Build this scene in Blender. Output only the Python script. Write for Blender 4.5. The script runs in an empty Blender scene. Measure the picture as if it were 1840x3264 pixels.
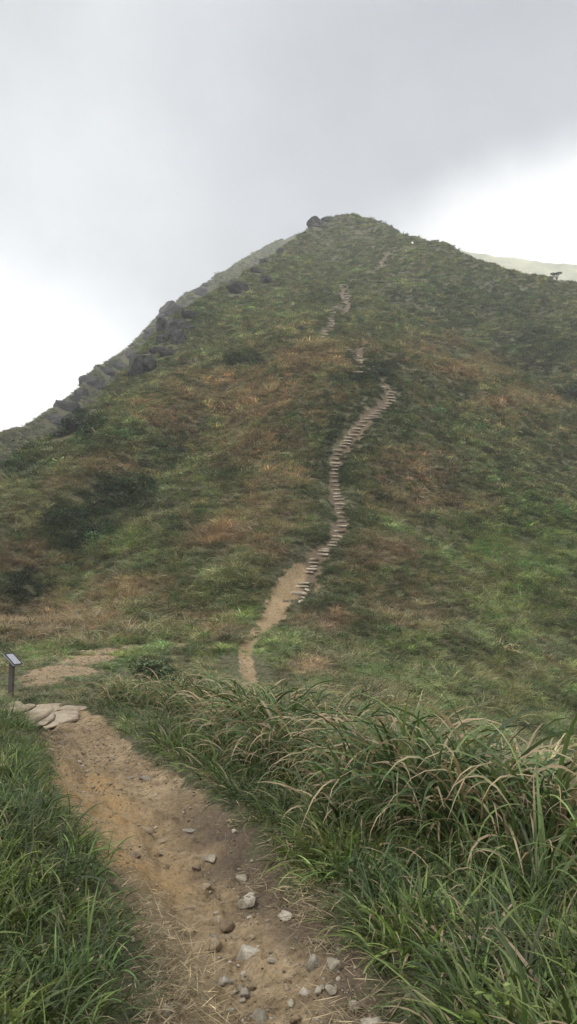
import bpy, bmesh, math, random
import numpy as np
from mathutils import Vector, Matrix, noise as mnoise

rng = np.random.default_rng(7)
random.seed(7)
scene = bpy.context.scene
COL = scene.collection
R = math.radians

# ------------------------------------------------------------------ camera
F = 1288 / math.tan(R(33.5))           # focal length in photo units (photo = 1452 x 2576 units)
PITCH = R(6.2)
CAMZ = 1.6
cp, sp = math.cos(PITCH), math.sin(PITCH)
cam = bpy.data.cameras.new("camera")
cam.sensor_fit = 'VERTICAL'; cam.sensor_height = 24; cam.lens = 12 / math.tan(R(33.5))
cam.clip_start = 0.05; cam.clip_end = 8000
camo = bpy.data.objects.new("camera", cam); COL.objects.link(camo)
camo.location = (0, 0, CAMZ); camo.rotation_euler = (R(90) + PITCH, 0, 0)
scene.camera = camo

def ray(u, v):
    "bearing a = x/y and rise T = (z-CAMZ)/y of a photo point"
    dx = (u - 726) / F; dy = (1288 - v) / F
    y = cp - dy * sp; z = sp + dy * cp
    return dx / y, z / y
def at(u, v, Y):
    a, T = ray(u, v)
    return (a * Y, Y, CAMZ + T * Y)
def project(x, y, z):
    "photo point of a world point (used to look up vegetation zones on the hill)"
    zz = z - CAMZ
    d = y * cp + zz * sp; up = zz * cp - y * sp
    d = np.maximum(d, 0.05)
    return 726 + F * x / d, 1288 - F * up / d

# ------------------------------------------------------------------ numpy noise
_perm = np.random.default_rng(3).permutation(512)
_perm = np.concatenate([_perm, _perm, _perm])
_grad = np.random.default_rng(4).uniform(-1, 1, (512, 2))
def perlin(x, y):
    xi = np.floor(x).astype(int); yi = np.floor(y).astype(int)
    xf = x - xi; yf = y - yi
    fx = xf * xf * xf * (xf * (xf * 6 - 15) + 10); fy = yf * yf * yf * (yf * (yf * 6 - 15) + 10)
    def g(i, j, dx, dy):
        h = _perm[(_perm[i % 512] + j) % 512]
        gr = _grad[h]
        return gr[..., 0] * dx + gr[..., 1] * dy
    n00 = g(xi, yi, xf, yf); n10 = g(xi + 1, yi, xf - 1, yf)
    n01 = g(xi, yi + 1, xf, yf - 1); n11 = g(xi + 1, yi + 1, xf - 1, yf - 1)
    return (n00 * (1 - fx) + n10 * fx) * (1 - fy) + (n01 * (1 - fx) + n11 * fx) * fy
def fbm(x, y, octv=4, gain=0.5):
    s = 0; a = 1
    for k in range(octv):
        s = s + a * perlin(x + 17.3 * k, y - 9.1 * k); a *= gain; x = x * 2.03; y = y * 2.03
    return s
def sstep(e0, e1, x):
    t = np.clip((x - e0) / (e1 - e0), 0, 1); return t * t * (3 - 2 * t)

# ------------------------------------------------------------------ terrain heights
ctrl = [(0, -3, .0), (-3, -3, .05), (3, -3, 0), (0, 0, 0), (-2, 0, .05), (2, 0, -.05)]
for c in [(680,2576,3.1),(600,2300,4.5),(400,2100,6.3),(290,1920,10.5),(150,1800,15),
          (0,2576,3.1),(0,2200,4.5),(0,2000,6.8),(0,1850,11),(-400,2000,6.8),(-400,1800,15),(-400,2576,3.1),
          (600,1700,25),(622,1640,31),(660,1570,36),(700,1530,38.5),(740,1490,41),(770,1430,45),
          (25,1762,18),(150,1680,25),(150,1620,34),(0,1620,33),(350,1625,33),(450,1612,35),(-400,1650,30),
          (100,1560,37.5),(300,1560,38),(500,1565,37.5),(850,1500,43),(1200,1550,45),
          (1452,1600,44),(1250,1650,40),(1000,1650,35),(1250,1750,33),(1452,1750,37),(1452,1850,32),(1000,1780,26),
          (840,1400,47),(0,1400,46),(400,1400,47),(1100,1400,51),(1452,1400,58),
          (840,1300,53),(0,1300,52),(400,1300,53),(1100,1300,58),(1452,1300,70),
          (840,1200,60),(200,1200,62),(500,1200,61),(1100,1200,67),(1452,1200,82),
          (880,1100,67),(300,1100,76),(500,1100,72),(1100,1100,77),(1452,1100,95),
          (960,1000,77),(400,1000,88),(600,1000,82),(1150,1000,90),(1452,1000,110),
          (890,900,98),(500,900,108),(700,900,99),(1100,900,110),(1452,900,130),
          (830,800,124),(650,800,132),(1100,800,140),(1452,800,156),
          (920,700,166),(760,700,172),(1100,700,180),(1250,720,185),
          (950,640,205),(850,620,222),
          (1800,1000,128),(1800,1300,88),(1800,1600,58),(1800,850,165),
          (-300,1450,44),(-700,1500,44)]:
    ctrl.append(at(*c))
ctrl += [(1.2,3,-.05),(2.2,6,-.5),(3.7,10,-1.35),(6.6,18,-3.1),(10.3,28,-4.6),(13.4,36,-3.9),
         (2.5,3,-.2),(4.5,6,-1.1),(7,10,-2.5),(13,18,-5),(20,28,-6.3),(25,36,-5),
         (.7,8,-.45),(1.2,12,-.9),(1.8,18,-1.7),(-.8,12,-.6),(-1.2,18,-.8),(-3,18,-.85),(-8,18,-.7),(-14,18,-.8)]
CREST = [(-900,1460,50),(-500,1400,52),(-300,1330,56),(0,1182,66),(114,1108,78),(206,1032,92),(330,908,116),(400,822,132),(450,782,142),
         (500,752,152),(576,708,168),(652,656,190),(717,612,215),(777,574,232),(815,556,240),(850,541,245),(885,533,247),(930,545,244),
         (985,563,236),(1040,590,226),(1075,600,216),(1110,603,210),(1160,627,204),(1250,665,198),(1330,690,194),(1400,699,192),(1452,702,194),(1800,690,205),(2300,650,230)]
crest_xyz = [at(*c) for c in CREST]
ctrl += crest_xyz
ctrl = np.array(ctrl, float)
KA = 3.2
def feat(x, y):
    yy = np.maximum(y + 4, .6)
    return x / yy * KA, np.log(yy)
def tpsk(r2): return np.where(r2 > 1e-12, r2 * np.log(np.maximum(r2, 1e-12)), 0)
cA, cS = feat(ctrl[:, 0], ctrl[:, 1]); cq = ctrl[:, 2] / (ctrl[:, 1] + 4)
n = len(cA)
K = tpsk((cA[:, None] - cA) ** 2 + (cS[:, None] - cS) ** 2) + np.eye(n) * 2e-3
P = np.stack([np.ones(n), cA, cS], 1)
M_ = np.block([[K, P], [P.T, np.zeros((3, 3))]])
wts = np.linalg.solve(M_, np.concatenate([cq, np.zeros(3)]))
def tps(A, S):
    out = wts[n] + wts[n + 1] * A + wts[n + 2] * S
    for i in range(n):
        out = out + wts[i] * tpsk((A - cA[i]) ** 2 + (S - cS[i]) ** 2)
    return out
crA, crS = feat(np.array([c[0] for c in crest_xyz]), np.array([c[1] for c in crest_xyz]))
FAR = [(-900,1480),(-500,1330),(-300,1230),(0,1092),(100,1047),(160,1005),(200,965),(208,950),(245,922),(308,884),(312,878),(355,840),(398,795),(405,785),(430,766),(470,742),
       (510,716),(560,684),(620,647),(700,606),(780,573),(830,575),(900,620),(1000,760),(2400,2500)]
farA = np.array([ray(*c)[0] for c in FAR]); farT = np.array([ray(*c)[1] for c in FAR])
crRayA = np.array([ray(c[0], c[1])[0] for c in CREST]); crY = np.array([c[2] for c in CREST])

# foreground path edges (photo outline -> ground)
EDGE = [(2576,435,935),(2493,425,900),(2393,375,860),(2293,325,790),(2218,280,700),(2133,210,640),(2058,150,570),
        (1968,145,450),(1923,130,380),(1870,110,315),(1830,80,280),(1793,30,222),(1775,10,140)]
def smooth_height(x, y):
    A, S = feat(x, y)
    Sc = np.interp(A, crA, crS)
    Sin = np.minimum(S, Sc)
    q = tps(A, Sin)
    d = np.maximum(S - Sc, 0)
    q = q - 0.25 * d - 3.0 * d * d
    z = q * np.maximum(y + 4, .6)
    return z
def hit0(fn, u, v, ymin=1.5, ymax=420):
    a, T = ray(u, v)
    ys = np.exp(np.linspace(math.log(ymin), math.log(ymax), 4000))
    z = fn(a * ys, ys)
    Ts = (z - CAMZ) / ys
    k = np.argmax(Ts >= T)
    if Ts[k] < T:
        m = ys > 20
        k = np.argmax(np.where(m, Ts, -9))
    return a * ys[k], ys[k], z[k]
eL = []; eR = []
for v, l, r in EDGE:
    x, y, z = hit0(smooth_height, l, v, 1.5, 40); eL.append((y, x))
    x, y, z = hit0(smooth_height, r, v, 1.5, 40); eR.append((y, x))
eL = np.array(sorted(eL)); eR = np.array(sorted(eR))
PEND = float(eL[-1, 0])
def path_edges(y):
    xl = np.interp(y, eL[:, 0], eL[:, 1]); xr = np.interp(y, eR[:, 0], eR[:, 1])
    return xl, xr
def path_sd(x, y):
    "signed distance-like value: negative inside the foreground path"
    xl, xr = path_edges(y)
    d = np.maximum(xl - x, x - xr)
    return np.maximum(d, (y - PEND - .3) * .6)

# stairs (measured in photo): centre u, v, full width
def q3(c): return (670.7 + c[0] * .2909, 828.5 + c[1] * .2909, c[2] * .2909)
FL1 = [q3(c) for c in [(265,2285,125),(300,2235,140),(290,2200,150)]]
FL2 = [q3(c) for c in [(370,2108,95),(380,2080,110),(400,2053,90),(395,2020,110),(410,1990,100)]]
FL3 = [q3(c) for c in [(470,1950,110),(490,1922,110),(500,1902,100),(560,1872,90),(570,1845,90),(575,1822,80)]]
FL4 = [q3(c) for c in [(600,1795,140),(615,1750,150),(635,1705,115),(640,1668,110),(640,1630,100),(635,1595,90),(625,1555,90),(620,1517,100),
    (625,1480,110),(612,1452,100),(610,1425,100),(590,1390,90),(585,1355,90),(580,1322,100),(575,1283,90),(570,1250,90),(575,1219,90),
    (575,1190,100),(575,1160,110),(580,1128,100),(600,1088,110),(610,1053,110),(640,1018,100),(670,992,100),(690,967,90),(705,941,90),
    (735,915,90),(765,890,90),(775,862,90),(805,836,90),(835,808,80),(870,780,90),(905,755,90),(940,733,90),(965,712,100),(990,690,90),
    (1030,667,90),(1035,643,90),(1050,618,110),(1050,595,100),(1055,572,110),(1060,548,110),(1035,520,80),(1000,500,60)]]
FL5 = [q3(c) for c in [(790,375,80),(790,352,70),(790,325,60),(800,300,80),(810,272,80),(790,250,80),(760,230,80),(735,197,70),(705,180,70),(680,160,60),(630,148,40)]]
def q1(c): return (710 + c[0] * .5107, 473.4 + c[1] * .5107, c[2] * .5107)
FL6 = [q1(c) for c in [(195,735,45),(205,722,50),(212,708,50),(218,695,50),(228,683,50),(238,670,50),(240,657,50),(240,644,50),(238,631,46),
    (243,616,44),(252,602,44),(266,590,44),(282,579,42),(298,567,42),(312,556,42),(322,546,44),(326,534,44),(318,522,40),(302,505,34),(292,490,34),(300,477,34)]]
FL7 = [q1(c) for c in [(425,417,30),(438,407,34),(462,395,30),(480,385,30),(488,372,30),(494,357,28),(505,348,26)]]
FL8 = [q1(c) for c in [(655,291,30),(675,283,36),(692,275,34)]]
stair_uv = [(740,1490),(762,1470)] + [(s[0], s[1]) for f in (FL1,FL2,FL3,FL4) for s in f] + [(945,960),(920,945)] + [(s[0], s[1]) for s in FL5] + [(835,862),(812,852)] + \
    [(s[0], s[1]) for s in FL6] + [(880,705),(905,692)] + [(s[0], s[1]) for s in FL7] + [(985,640),(1010,630)] + [(s[0], s[1]) for s in FL8]
stair_xy = np.array([hit0(smooth_height, u, v, 20)[:2] for u, v in stair_uv])
# resample evenly
_sx = np.concatenate([np.linspace(stair_xy[i], stair_xy[i + 1], 4, endpoint=False) for i in range(len(stair_xy) - 1)])
def stair_d(x, y):
    d = np.full(np.shape(x), 1e9)
    m = (y > 36) & (np.abs(x) < 40)
    if np.any(m):
        xm = x[m]; ym = y[m]; dm = np.full(xm.shape, 1e9)
        for px, py in _sx:
            dm = np.minimum(dm, (xm - px) ** 2 + (ym - py) ** 2)
        d[m] = np.sqrt(dm)
    return d
# worn dirt track between saddle and stairs, and bare patches, as (u, v, half-width u) chains
TRACK = [(628,1715,15),(621,1670,14),(616,1648,12),(622,1625,15),(638,1600,18),(658,1575,20),(685,1550,30),(694,1525,27),(704,1500,29),(718,1475,25),(737,1450,17),(760,1425,9)]
SLIV = [(796,1500,6),(798,1480,8),(797,1462,6)]
BARE = [(150,1690,115,34),(215,1662,80,20),(110,1715,70,16),(330,1628,70,8),(450,1625,80,8),(265,1640,60,10),(540,1632,40,7)]
def chain_world(ch):
    out = []
    for u, v, w in ch:
        x, y, z = hit0(smooth_height, u, v, 14); out.append((x, y, w / F * y))
    return np.array(out)
trk = [chain_world(TRACK), chain_world(SLIV)]
def chain_sd(x, y):
    out = np.full(np.shape(x), 9.0)
    m = (y > 15) & (y < 60) & (np.abs(x) < 14)
    if not np.any(m): return out
    xm, ym = x[m], y[m]; o = np.full(xm.shape, 9.0)
    for ch in trk:
        for (x0, y0, w0), (x1, y1, w1) in zip(ch[:-1], ch[1:]):
            dx, dy = x1 - x0, y1 - y0
            t = np.clip(((xm - x0) * dx + (ym - y0) * dy) / (dx * dx + dy * dy + 1e-9), 0, 1)
            o = np.minimum(o, np.hypot(xm - x0 - t * dx, ym - y0 - t * dy) - (w0 + (w1 - w0) * t))
    out[m] = o
    return out
bare_w = []
for u, v, ru, rv in BARE:
    x, y, z = hit0(smooth_height, u, v, 14)
    y1 = hit0(smooth_height, u, v + rv, 14)[1]
    bare_w.append((x, y, ru / F * y, max(.6, abs(y - y1))))
def bare_m(x, y):
    out = np.zeros(np.shape(x))
    for bx, by, rx, ry in bare_w:
        out = np.maximum(out, 1 - np.hypot((x - bx) / rx, (y - by) / ry))
    return out

FOLDS = []
def fold(chain, amp, sig):
    pts = [hit0(smooth_height, u, v, 20)[:2] for u, v in chain]
    for (x0, y0), (x1, y1) in zip(pts[:-1], pts[1:]):
        FOLDS.append((x0, y0, x1, y1, amp, sig))
fold([(770,1010),(800,930),(770,880)], 1.7, 7.0)
fold([(760,835),(600,900),(480,965),(330,1090),(220,1205),(90,1300)], 1.3, 4.5)
fold([(560,1060),(420,1150),(300,1250),(190,1330),(60,1470)], -1.5, 4.0)
fold([(1060,760),(1250,850),(1400,930),(1600,1000)], -2.2, 8.0)
fold([(1000,640),(1110,700),(1250,790)], 1.5, 6.0)
fold([(1040,930),(1200,985),(1400,1080)], 1.3, 5.5)
fold([(980,1250),(1120,1330),(1300,1480),(1420,1560)], -1.0, 3.5)
fold([(840,1530),(1000,1600),(1200,1640)], .55, 2.0)
fold([(540,1500),(640,1440),(710,1385)], .6, 1.8)
def folds(x, y):
    out = np.zeros(np.shape(x))
    m = y > 25
    if not np.any(m): return out
    xm, ym = x[m], y[m]; o = np.zeros(xm.shape)
    acc = {}
    for x0, y0, x1, y1, amp, sig in FOLDS:
        dx, dy = x1 - x0, y1 - y0
        t = np.clip(((xm - x0) * dx + (ym - y0) * dy) / (dx * dx + dy * dy + 1e-9), 0, 1)
        g = np.exp(-((xm - x0 - t * dx) ** 2 + (ym - y0 - t * dy) ** 2) / sig ** 2)
        k = (amp, sig); acc[k] = np.maximum(acc.get(k, 0), g)
    for (amp, sig), g in acc.items(): o += amp * g
    out[m] = o * 1.35
    return out
def height(x, y, detail=True):
    x = np.asarray(x, float); y = np.asarray(y, float)
    z = smooth_height(x, y)
    dist = np.hypot(x, y + 1)
    # far flank behind the near edge on the left
    yy = np.maximum(y, 5)
    a = x / yy
    Ts = np.interp(a, farA, farT)
    Yf = np.interp(a, crRayA, crY) * 2.1 + 22
    ds = np.log(yy / Yf)
    Tf = Ts - np.where(ds < 0, .42 * np.maximum(-ds - .02, 0) + .25 * ds * ds, 1.2 * ds)
    zf = CAMZ + Tf * yy
    zf = zf + fbm(x * .03, y * .03, 3) * 3.0 * sstep(0, .25, np.abs(ds))
    z = np.where((a < .12) & (y > 40), np.maximum(z, zf), z)
    if detail:
        big = fbm(x * .045 + 3, y * .045, 3)
        mid = fbm(x * .22, y * .22 + 5, 3)
        amp = sstep(22, 70, dist)
        z = z + folds(x, y)
        z = z + big * (2.0 * amp) + mid * (.10 * sstep(5, 15, dist) + .28 * amp)
        z = z + fbm(x * 1.1, y * 1.1, 2) * .05 * sstep(6, 30, dist)
        # foreground banks and the worn hollow of the path
        near = 1 - sstep(PEND - 1.5, PEND + 2.5, y)
        xl, xr = path_edges(y)
        dl = xl - x; dr = x - xr
        wob = fbm(x * 2.2, y * 2.2, 2) * .10
        z = z + near * (.26 * sstep(-.12, .38, dl + wob) * (1 + .5 * fbm(x * .8, y * .8, 2)) + .12 * sstep(-.1, .35, dr + wob))
        ins = np.clip(np.minimum(-dl, -dr), 0, .5)
        z = z - near * .10 * sstep(0, .5, ins)
        rough = near * sstep(.5, -.15, np.maximum(dl, dr))
        ch = fbm(x * 2.0, y * 1.3, 3); fine = fbm(x * 8, y * 6.5, 3)
        z = z + rough * (.10 * ch + .06 * fine + .022 * np.abs(fbm(x * 21, y * 17, 2)))
        rl = (x - xl) / np.maximum(xr - xl, .2)
        z = z - near * .06 * np.exp(-((rl - .42 - .13 * np.sin(y * 1.1 + .6) - .05 * ch) / .085) ** 2) * sstep(2, 3.2, y)
        # trench of the stairs
        sd = stair_d(x, y)
        z = z - .55 * np.exp(-(sd / .8) ** 2)
        cs = chain_sd(x, y)
        z = z - .14 * sstep(.25, -.2, cs)
    z = z - .55 * sstep(60, 120, y)          # room for the grass that stands on the hill
    return np.maximum(z, -38)
def hit(u, v, ymin=1.5): return hit0(height, u, v, ymin)
def gz(x, y): return float(height(np.array([x]), np.array([y]))[0])

# ------------------------------------------------------------------ materials
def new_mat(name):
    m = bpy.data.materials.new(name); m.use_nodes = True
    nt = m.node_tree; nt.nodes.clear()
    out = nt.nodes.new("ShaderNodeOutputMaterial")
    b = nt.nodes.new("ShaderNodeBsdfPrincipled")
    nt.links.new(b.outputs[0], out.inputs[0])
    return m, nt, b, out
def N(nt, typ, **kw):
    nd = nt.nodes.new(typ)
    for k, v in kw.items(): setattr(nd, k, v)
    return nd
def noise_node(nt, scale, detail=5, rough=.55, vec=None):
    nd = nt.nodes.new("ShaderNodeTexNoise"); nd.inputs['Scale'].default_value = scale
    nd.inputs['Detail'].default_value = detail; nd.inputs['Roughness'].default_value = rough
    if vec is not None: nt.links.new(vec, nd.inputs['Vector'])
    return nd
def ramp(nt, fac, stops):
    r = nt.nodes.new("ShaderNodeValToRGB")
    e = r.color_ramp.elements
    while len(e) < len(stops): e.new(.5)
    for i, (p, c) in enumerate(stops):
        e[i].position = p; e[i].color = tuple(c) + (1,) if len(c) == 3 else c
    nt.links.new(fac, r.inputs[0]); return r
def mix(nt, fac, a, b, blend='MIX'):
    m = nt.nodes.new("ShaderNodeMix"); m.data_type = 'RGBA'; m.blend_type = blend
    for sock, val in ((m.inputs[0], fac), (m.inputs[6], a), (m.inputs[7], b)):
        if hasattr(val, 'is_linked') or hasattr(val, 'links'): nt.links.new(val, sock)
        elif isinstance(val, (int, float)): sock.default_value = val
        else: sock.default_value = tuple(val) + (1,)
    return m.outputs[2]
def math_n(nt, op, a, b=0.0, c=None, clamp=False):
    m = nt.nodes.new("ShaderNodeMath"); m.operation = op; m.use_clamp = clamp
    for i, v in enumerate((a, b) if c is None else (a, b, c)):
        if hasattr(v, 'links'): nt.links.new(v, m.inputs[i])
        else: m.inputs[i].default_value = v
    return m.outputs[0]
def attr(nt, name, typ='GEOMETRY'):
    a = nt.nodes.new("ShaderNodeAttribute"); a.attribute_name = name; a.attribute_type = typ; return a

# ground: dirt, soil under the grass, orange clay, damp path edges and darker stair soil by vertex masks
def ground_material():
    m, nt, b, out = new_mat("ground_soil")
    geo = N(nt, "ShaderNodeNewGeometry"); pos = geo.outputs['Position']
    mk = attr(nt, "masks"); sep = N(nt, "ShaderNodeSeparateColor"); nt.links.new(mk.outputs['Color'], sep.inputs[0])
    dirt, damp, clay = sep.outputs
    n1 = noise_node(nt, 1.3, 6, .6, pos); n2 = noise_node(nt, 7, 6, .62, pos); n3 = noise_node(nt, 38, 5, .65, pos)
    base = ramp(nt, n2.outputs[0], [(.3, (.100, .072, .042)), (.42, (.192, .144, .084)), (.55, (.245, .187, .112)), (.72, (.325, .255, .165))])
    nb = noise_node(nt, .45, 4, .6, pos)
    base_o = mix(nt, 1.0, base.outputs[0], ramp(nt, nb.outputs[0], [(.35, (.78, .74, .7)), (.65, (1.12, 1.1, 1.08))]).outputs[0], 'MULTIPLY')
    cl = ramp(nt, n1.outputs[0], [(.3, (.295, .180, .072)), (.5, (.272, .188, .094)), (.75, (.27, .203, .122))])
    c = mix(nt, clay, base_o, cl.outputs[0])
    dn = math_n(nt, 'MULTIPLY', damp, math_n(nt, 'ADD', n2.outputs[0], .45), clamp=True)
    c = mix(nt, dn, c, (.075, .056, .041))
    grit = ramp(nt, n3.outputs[0], [(.32, (.62, .6, .58)), (.5, (1, 1, 1)), (.68, (1.22, 1.2, 1.16))])
    c = mix(nt, 1.0, c, grit.outputs[0], 'MULTIPLY')
    vor = N(nt, "ShaderNodeTexVoronoi"); vor.inputs['Scale'].default_value = 30; nt.links.new(pos, vor.inputs['Vector'])
    pebm = ramp(nt, vor.outputs['Distance'], [(.10, (1, 1, 1)), (.2, (0, 0, 0))])
    sel = ramp(nt, n2.outputs[0], [(.5, (0, 0, 0)), (.62, (1, 1, 1))])
    pm = mix(nt, 1.0, pebm.outputs[0], sel.outputs[0], 'MULTIPLY')
    c = mix(nt, pm, c, (.32, .28, .21))
    thatch = ramp(nt, n2.outputs[0], [(.3, (.036, .036, .019)), (.5, (.075, .073, .038)), (.7, (.13, .115, .065))])
    fine = noise_node(nt, 90, 3, .6, pos)
    th = mix(nt, 1.0, thatch.outputs[0], ramp(nt, fine.outputs[0], [(.3, (.5, .5, .5)), (.7, (1.4, 1.4, 1.4))]).outputs[0], 'MULTIPLY')
    dm = math_n(nt, 'ADD', dirt, math_n(nt, 'MULTIPLY', math_n(nt, 'SUBTRACT', n2.outputs[0], .5), .9))
    dm = ramp(nt, dm, [(.38, (0, 0, 0)), (.58, (1, 1, 1))])
    c = mix(nt, dm.outputs[0], th, c)
    nt.links.new(c, b.inputs['Base Color'])
    b.inputs['Roughness'].default_value = .92; b.inputs['Specular IOR Level'].default_value = .2
    hgt = math_n(nt, 'ADD', math_n(nt, 'MULTIPLY', n2.outputs[0], .6), math_n(nt, 'MULTIPLY', n3.outputs[0], .28))
    hgt = math_n(nt, 'ADD', hgt, math_n(nt, 'MULTIPLY', pm, .10))
    bp = N(nt, "ShaderNodeBump"); bp.inputs['Strength'].default_value = 1.0; bp.inputs['Distance'].default_value = .075
    nt.links.new(hgt, bp.inputs['Height']); nt.links.new(bp.outputs[0], b.inputs['Normal'])
    return m
MAT_GROUND = ground_material()

def plant_material(name, trans=.28, rough=.5, drycol=(.33, .25, .155)):
    m, nt, b, out = new_mat(name)
    tint = attr(nt, "tint", 'INSTANCER'); dry = attr(nt, "dry", 'INSTANCER')
    bl = attr(nt, "blade"); sep = N(nt, "ShaderNodeSeparateXYZ"); nt.links.new(bl.outputs['Vector'], sep.inputs[0])
    t, r1, r2 = sep.outputs
    val = math_n(nt, 'MULTIPLY_ADD', math_n(nt, 'POWER', r1, 1.6), 1.15, .52)
    vv = N(nt, "ShaderNodeCombineColor")
    nt.links.new(math_n(nt, 'MULTIPLY', val, 1.0), vv.inputs[0]); nt.links.new(val, vv.inputs[1]); nt.links.new(math_n(nt, 'MULTIPLY', val, .92), vv.inputs[2])
    c = mix(nt, 1.0, tint.outputs['Color'], vv.outputs[0], 'MULTIPLY')
    isdry = math_n(nt, 'LESS_THAN', r2, dry.outputs['Fac'])
    # dry blades: brown towards the tip, some of them wholly
    along = math_n(nt, 'SUBTRACT', t, math_n(nt, 'MULTIPLY', r1, .85))
    along = math_n(nt, 'MULTIPLY', along, 5.0, clamp=True)
    dc = mix(nt, r1, tuple(k * .75 for k in drycol), tuple(k * 1.25 for k in drycol))
    c = mix(nt, math_n(nt, 'MULTIPLY', isdry, along), c, dc)
    nt.links.new(c, b.inputs['Base Color'])
    b.inputs['Roughness'].default_value = rough; b.inputs['Specular IOR Level'].default_value = .32
    tr = N(nt, "ShaderNodeBsdfTranslucent"); nt.links.new(mix(nt, 1.0, c, (1.05, 1.1, .7), 'MULTIPLY'), tr.inputs[0])
    ms = N(nt, "ShaderNodeMixShader"); ms.inputs[0].default_value = trans
    nt.links.new(b.outputs[0], ms.inputs[1]); nt.links.new(tr.outputs[0], ms.inputs[2]); nt.links.new(ms.outputs[0], out.inputs[0])
    return m
MAT_GRASS = plant_material("grass_blades")

def rock_material(name, c0, c1, c2, scale=1.0, lichen=.0, bump=.06):
    m, nt, b, out = new_mat(name)
    tc = N(nt, "ShaderNodeNewGeometry"); oi = N(nt, "ShaderNodeObjectInfo")
    pos = tc.outputs['Position']
    a = noise_node(nt, .9 * scale, 6, .62, pos); d = noise_node(nt, 5 * scale, 6, .68, pos); f = noise_node(nt, 26 * scale, 4, .6, pos)
    c = ramp(nt, a.outputs[0], [(.28, c0), (.5, c1), (.74, c2)]).outputs[0]
    sp_ = ramp(nt, d.outputs[0], [(.3, (.62, .6, .58)), (.52, (1, 1, 1)), (.72, (1.25, 1.25, 1.22))]).outputs[0]
    c = mix(nt, 1.0, c, sp_, 'MULTIPLY')
    g = ramp(nt, f.outputs[0], [(.3, (.8, .8, .8)), (.7, (1.15, 1.15, 1.15))]).outputs[0]
    c = mix(nt, 1.0, c, g, 'MULTIPLY')
    rv = ramp(nt, oi.outputs['Random'], [(0, (.82, .8, .76)), (.5, (1, .98, .95)), (1, (1.12, 1.12, 1.14))]).outputs[0]
    c = mix(nt, 1.0, c, rv, 'MULTIPLY')
    if lichen:
        vo = N(nt, "ShaderNodeTexVoronoi"); vo.feature = 'DISTANCE_TO_EDGE'; vo.inputs['Scale'].default_value = .55
        wv = nt.nodes.new("ShaderNodeVectorMath"); wv.operation = 'MULTIPLY_ADD'
        nt.links.new(a.outputs['Color'], wv.inputs[0]); wv.inputs[1].default_value = (1.6, 1.6, 1.6); nt.links.new(pos, wv.inputs[2])
        nt.links.new(wv.outputs[0], vo.inputs['Vector'])
        c = mix(nt, 1.0, c, ramp(nt, vo.outputs['Distance'], [(.0, (.25, .25, .25)), (.09, (1, 1, 1))]).outputs[0], 'MULTIPLY')
        l = ramp(nt, d.outputs[0], [(.6, (0, 0, 0)), (.68, (lichen,) * 3)]).outputs[0]
        c = mix(nt, l, c, (.42, .40, .33))
    nt.links.new(c, b.inputs['Base Color']); b.inputs['Roughness'].default_value = .88; b.inputs['Specular IOR Level'].default_value = .25
    h = math_n(nt, 'ADD', math_n(nt, 'MULTIPLY', d.outputs[0], .7), math_n(nt, 'MULTIPLY', f.outputs[0], .25))
    bp = N(nt, "ShaderNodeBump"); bp.inputs['Strength'].default_value = .8; bp.inputs['Distance'].default_value = bump
    nt.links.new(h, bp.inputs['Height']); nt.links.new(bp.outputs[0], b.inputs['Normal'])
    return m
MAT_CLIFF = rock_material("crag_rock", (.016, .0155, .015), (.036, .0345, .033), (.085, .082, .076), .45, .25, .25)
MAT_STEP = rock_material("step_stone", (.21, .18, .13), (.36, .315, .24), (.48, .43, .34), 2.5, 0, .02)
MAT_SLAB = rock_material("slab_stone", (.17, .135, .092), (.29, .24, .175), (.36, .31, .235), 1.6, 0, .03)
MAT_PALE = rock_material("pale_stone", (.19, .165, .125), (.29, .26, .205), (.37, .335, .27), 9, .0, .008)
MAT_TAN = rock_material("tan_stone", (.13, .098, .06), (.2, .155, .1), (.28, .225, .155), 9, .0, .008)
MAT_BROWN = rock_material("brown_stone", (.085, .065, .042), (.14, .105, .068), (.2, .16, .11), 9, .0, .008)
MAT_GREY = rock_material("grey_stone", (.13, .118, .092), (.205, .188, .15), (.285, .265, .22), 9, .0, .008)

def flat_mat(name, col, rough=.6, metal=0, var=.25, scale=20):
    m, nt, b, out = new_mat(name)
    tc = N(nt, "ShaderNodeTexCoord")
    nz = noise_node(nt, scale, 4, .6, tc.outputs['Object'])
    r = ramp(nt, nz.outputs[0], [(.3, tuple(c * (1 - var) for c in col)), (.7, tuple(min(1, c * (1 + var)) for c in col))])
    nt.links.new(r.outputs[0], b.inputs['Base Color']); b.inputs['Roughness'].default_value = rough; b.inputs['Metallic'].default_value = metal
    return m

# ------------------------------------------------------------------ object helpers
def tag(o, label=None, cat=None, group=None, kind=None):
    if label: o['label'] = label
    if cat: o['category'] = cat
    if group: o['group'] = group
    if kind: o['kind'] = kind
    return o
def link_mesh(name, me, mat=None, parent=None):
    o = bpy.data.objects.new(name, me); COL.objects.link(o)
    if mat: me.materials.append(mat)
    if parent: o.parent = parent
    return o
def mesh_np(name, verts, faces):
    "verts (N,3); faces (M,4) or (M,3) uniform"
    me = bpy.data.meshes.new(name)
    k = faces.shape[1]
    me.vertices.add(len(verts)); me.vertices.foreach_set("co", np.ascontiguousarray(verts, np.float32).ravel())
    me.loops.add(faces.size); me.loops.foreach_set("vertex_index", np.ascontiguousarray(faces, np.int32).ravel())
    me.polygons.add(len(faces)); me.polygons.foreach_set("loop_start", np.arange(0, faces.size, k, dtype=np.int32))
    me.polygons.foreach_set("use_smooth", np.ones(len(faces), bool))
    me.update(); me.validate()
    return me

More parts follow.
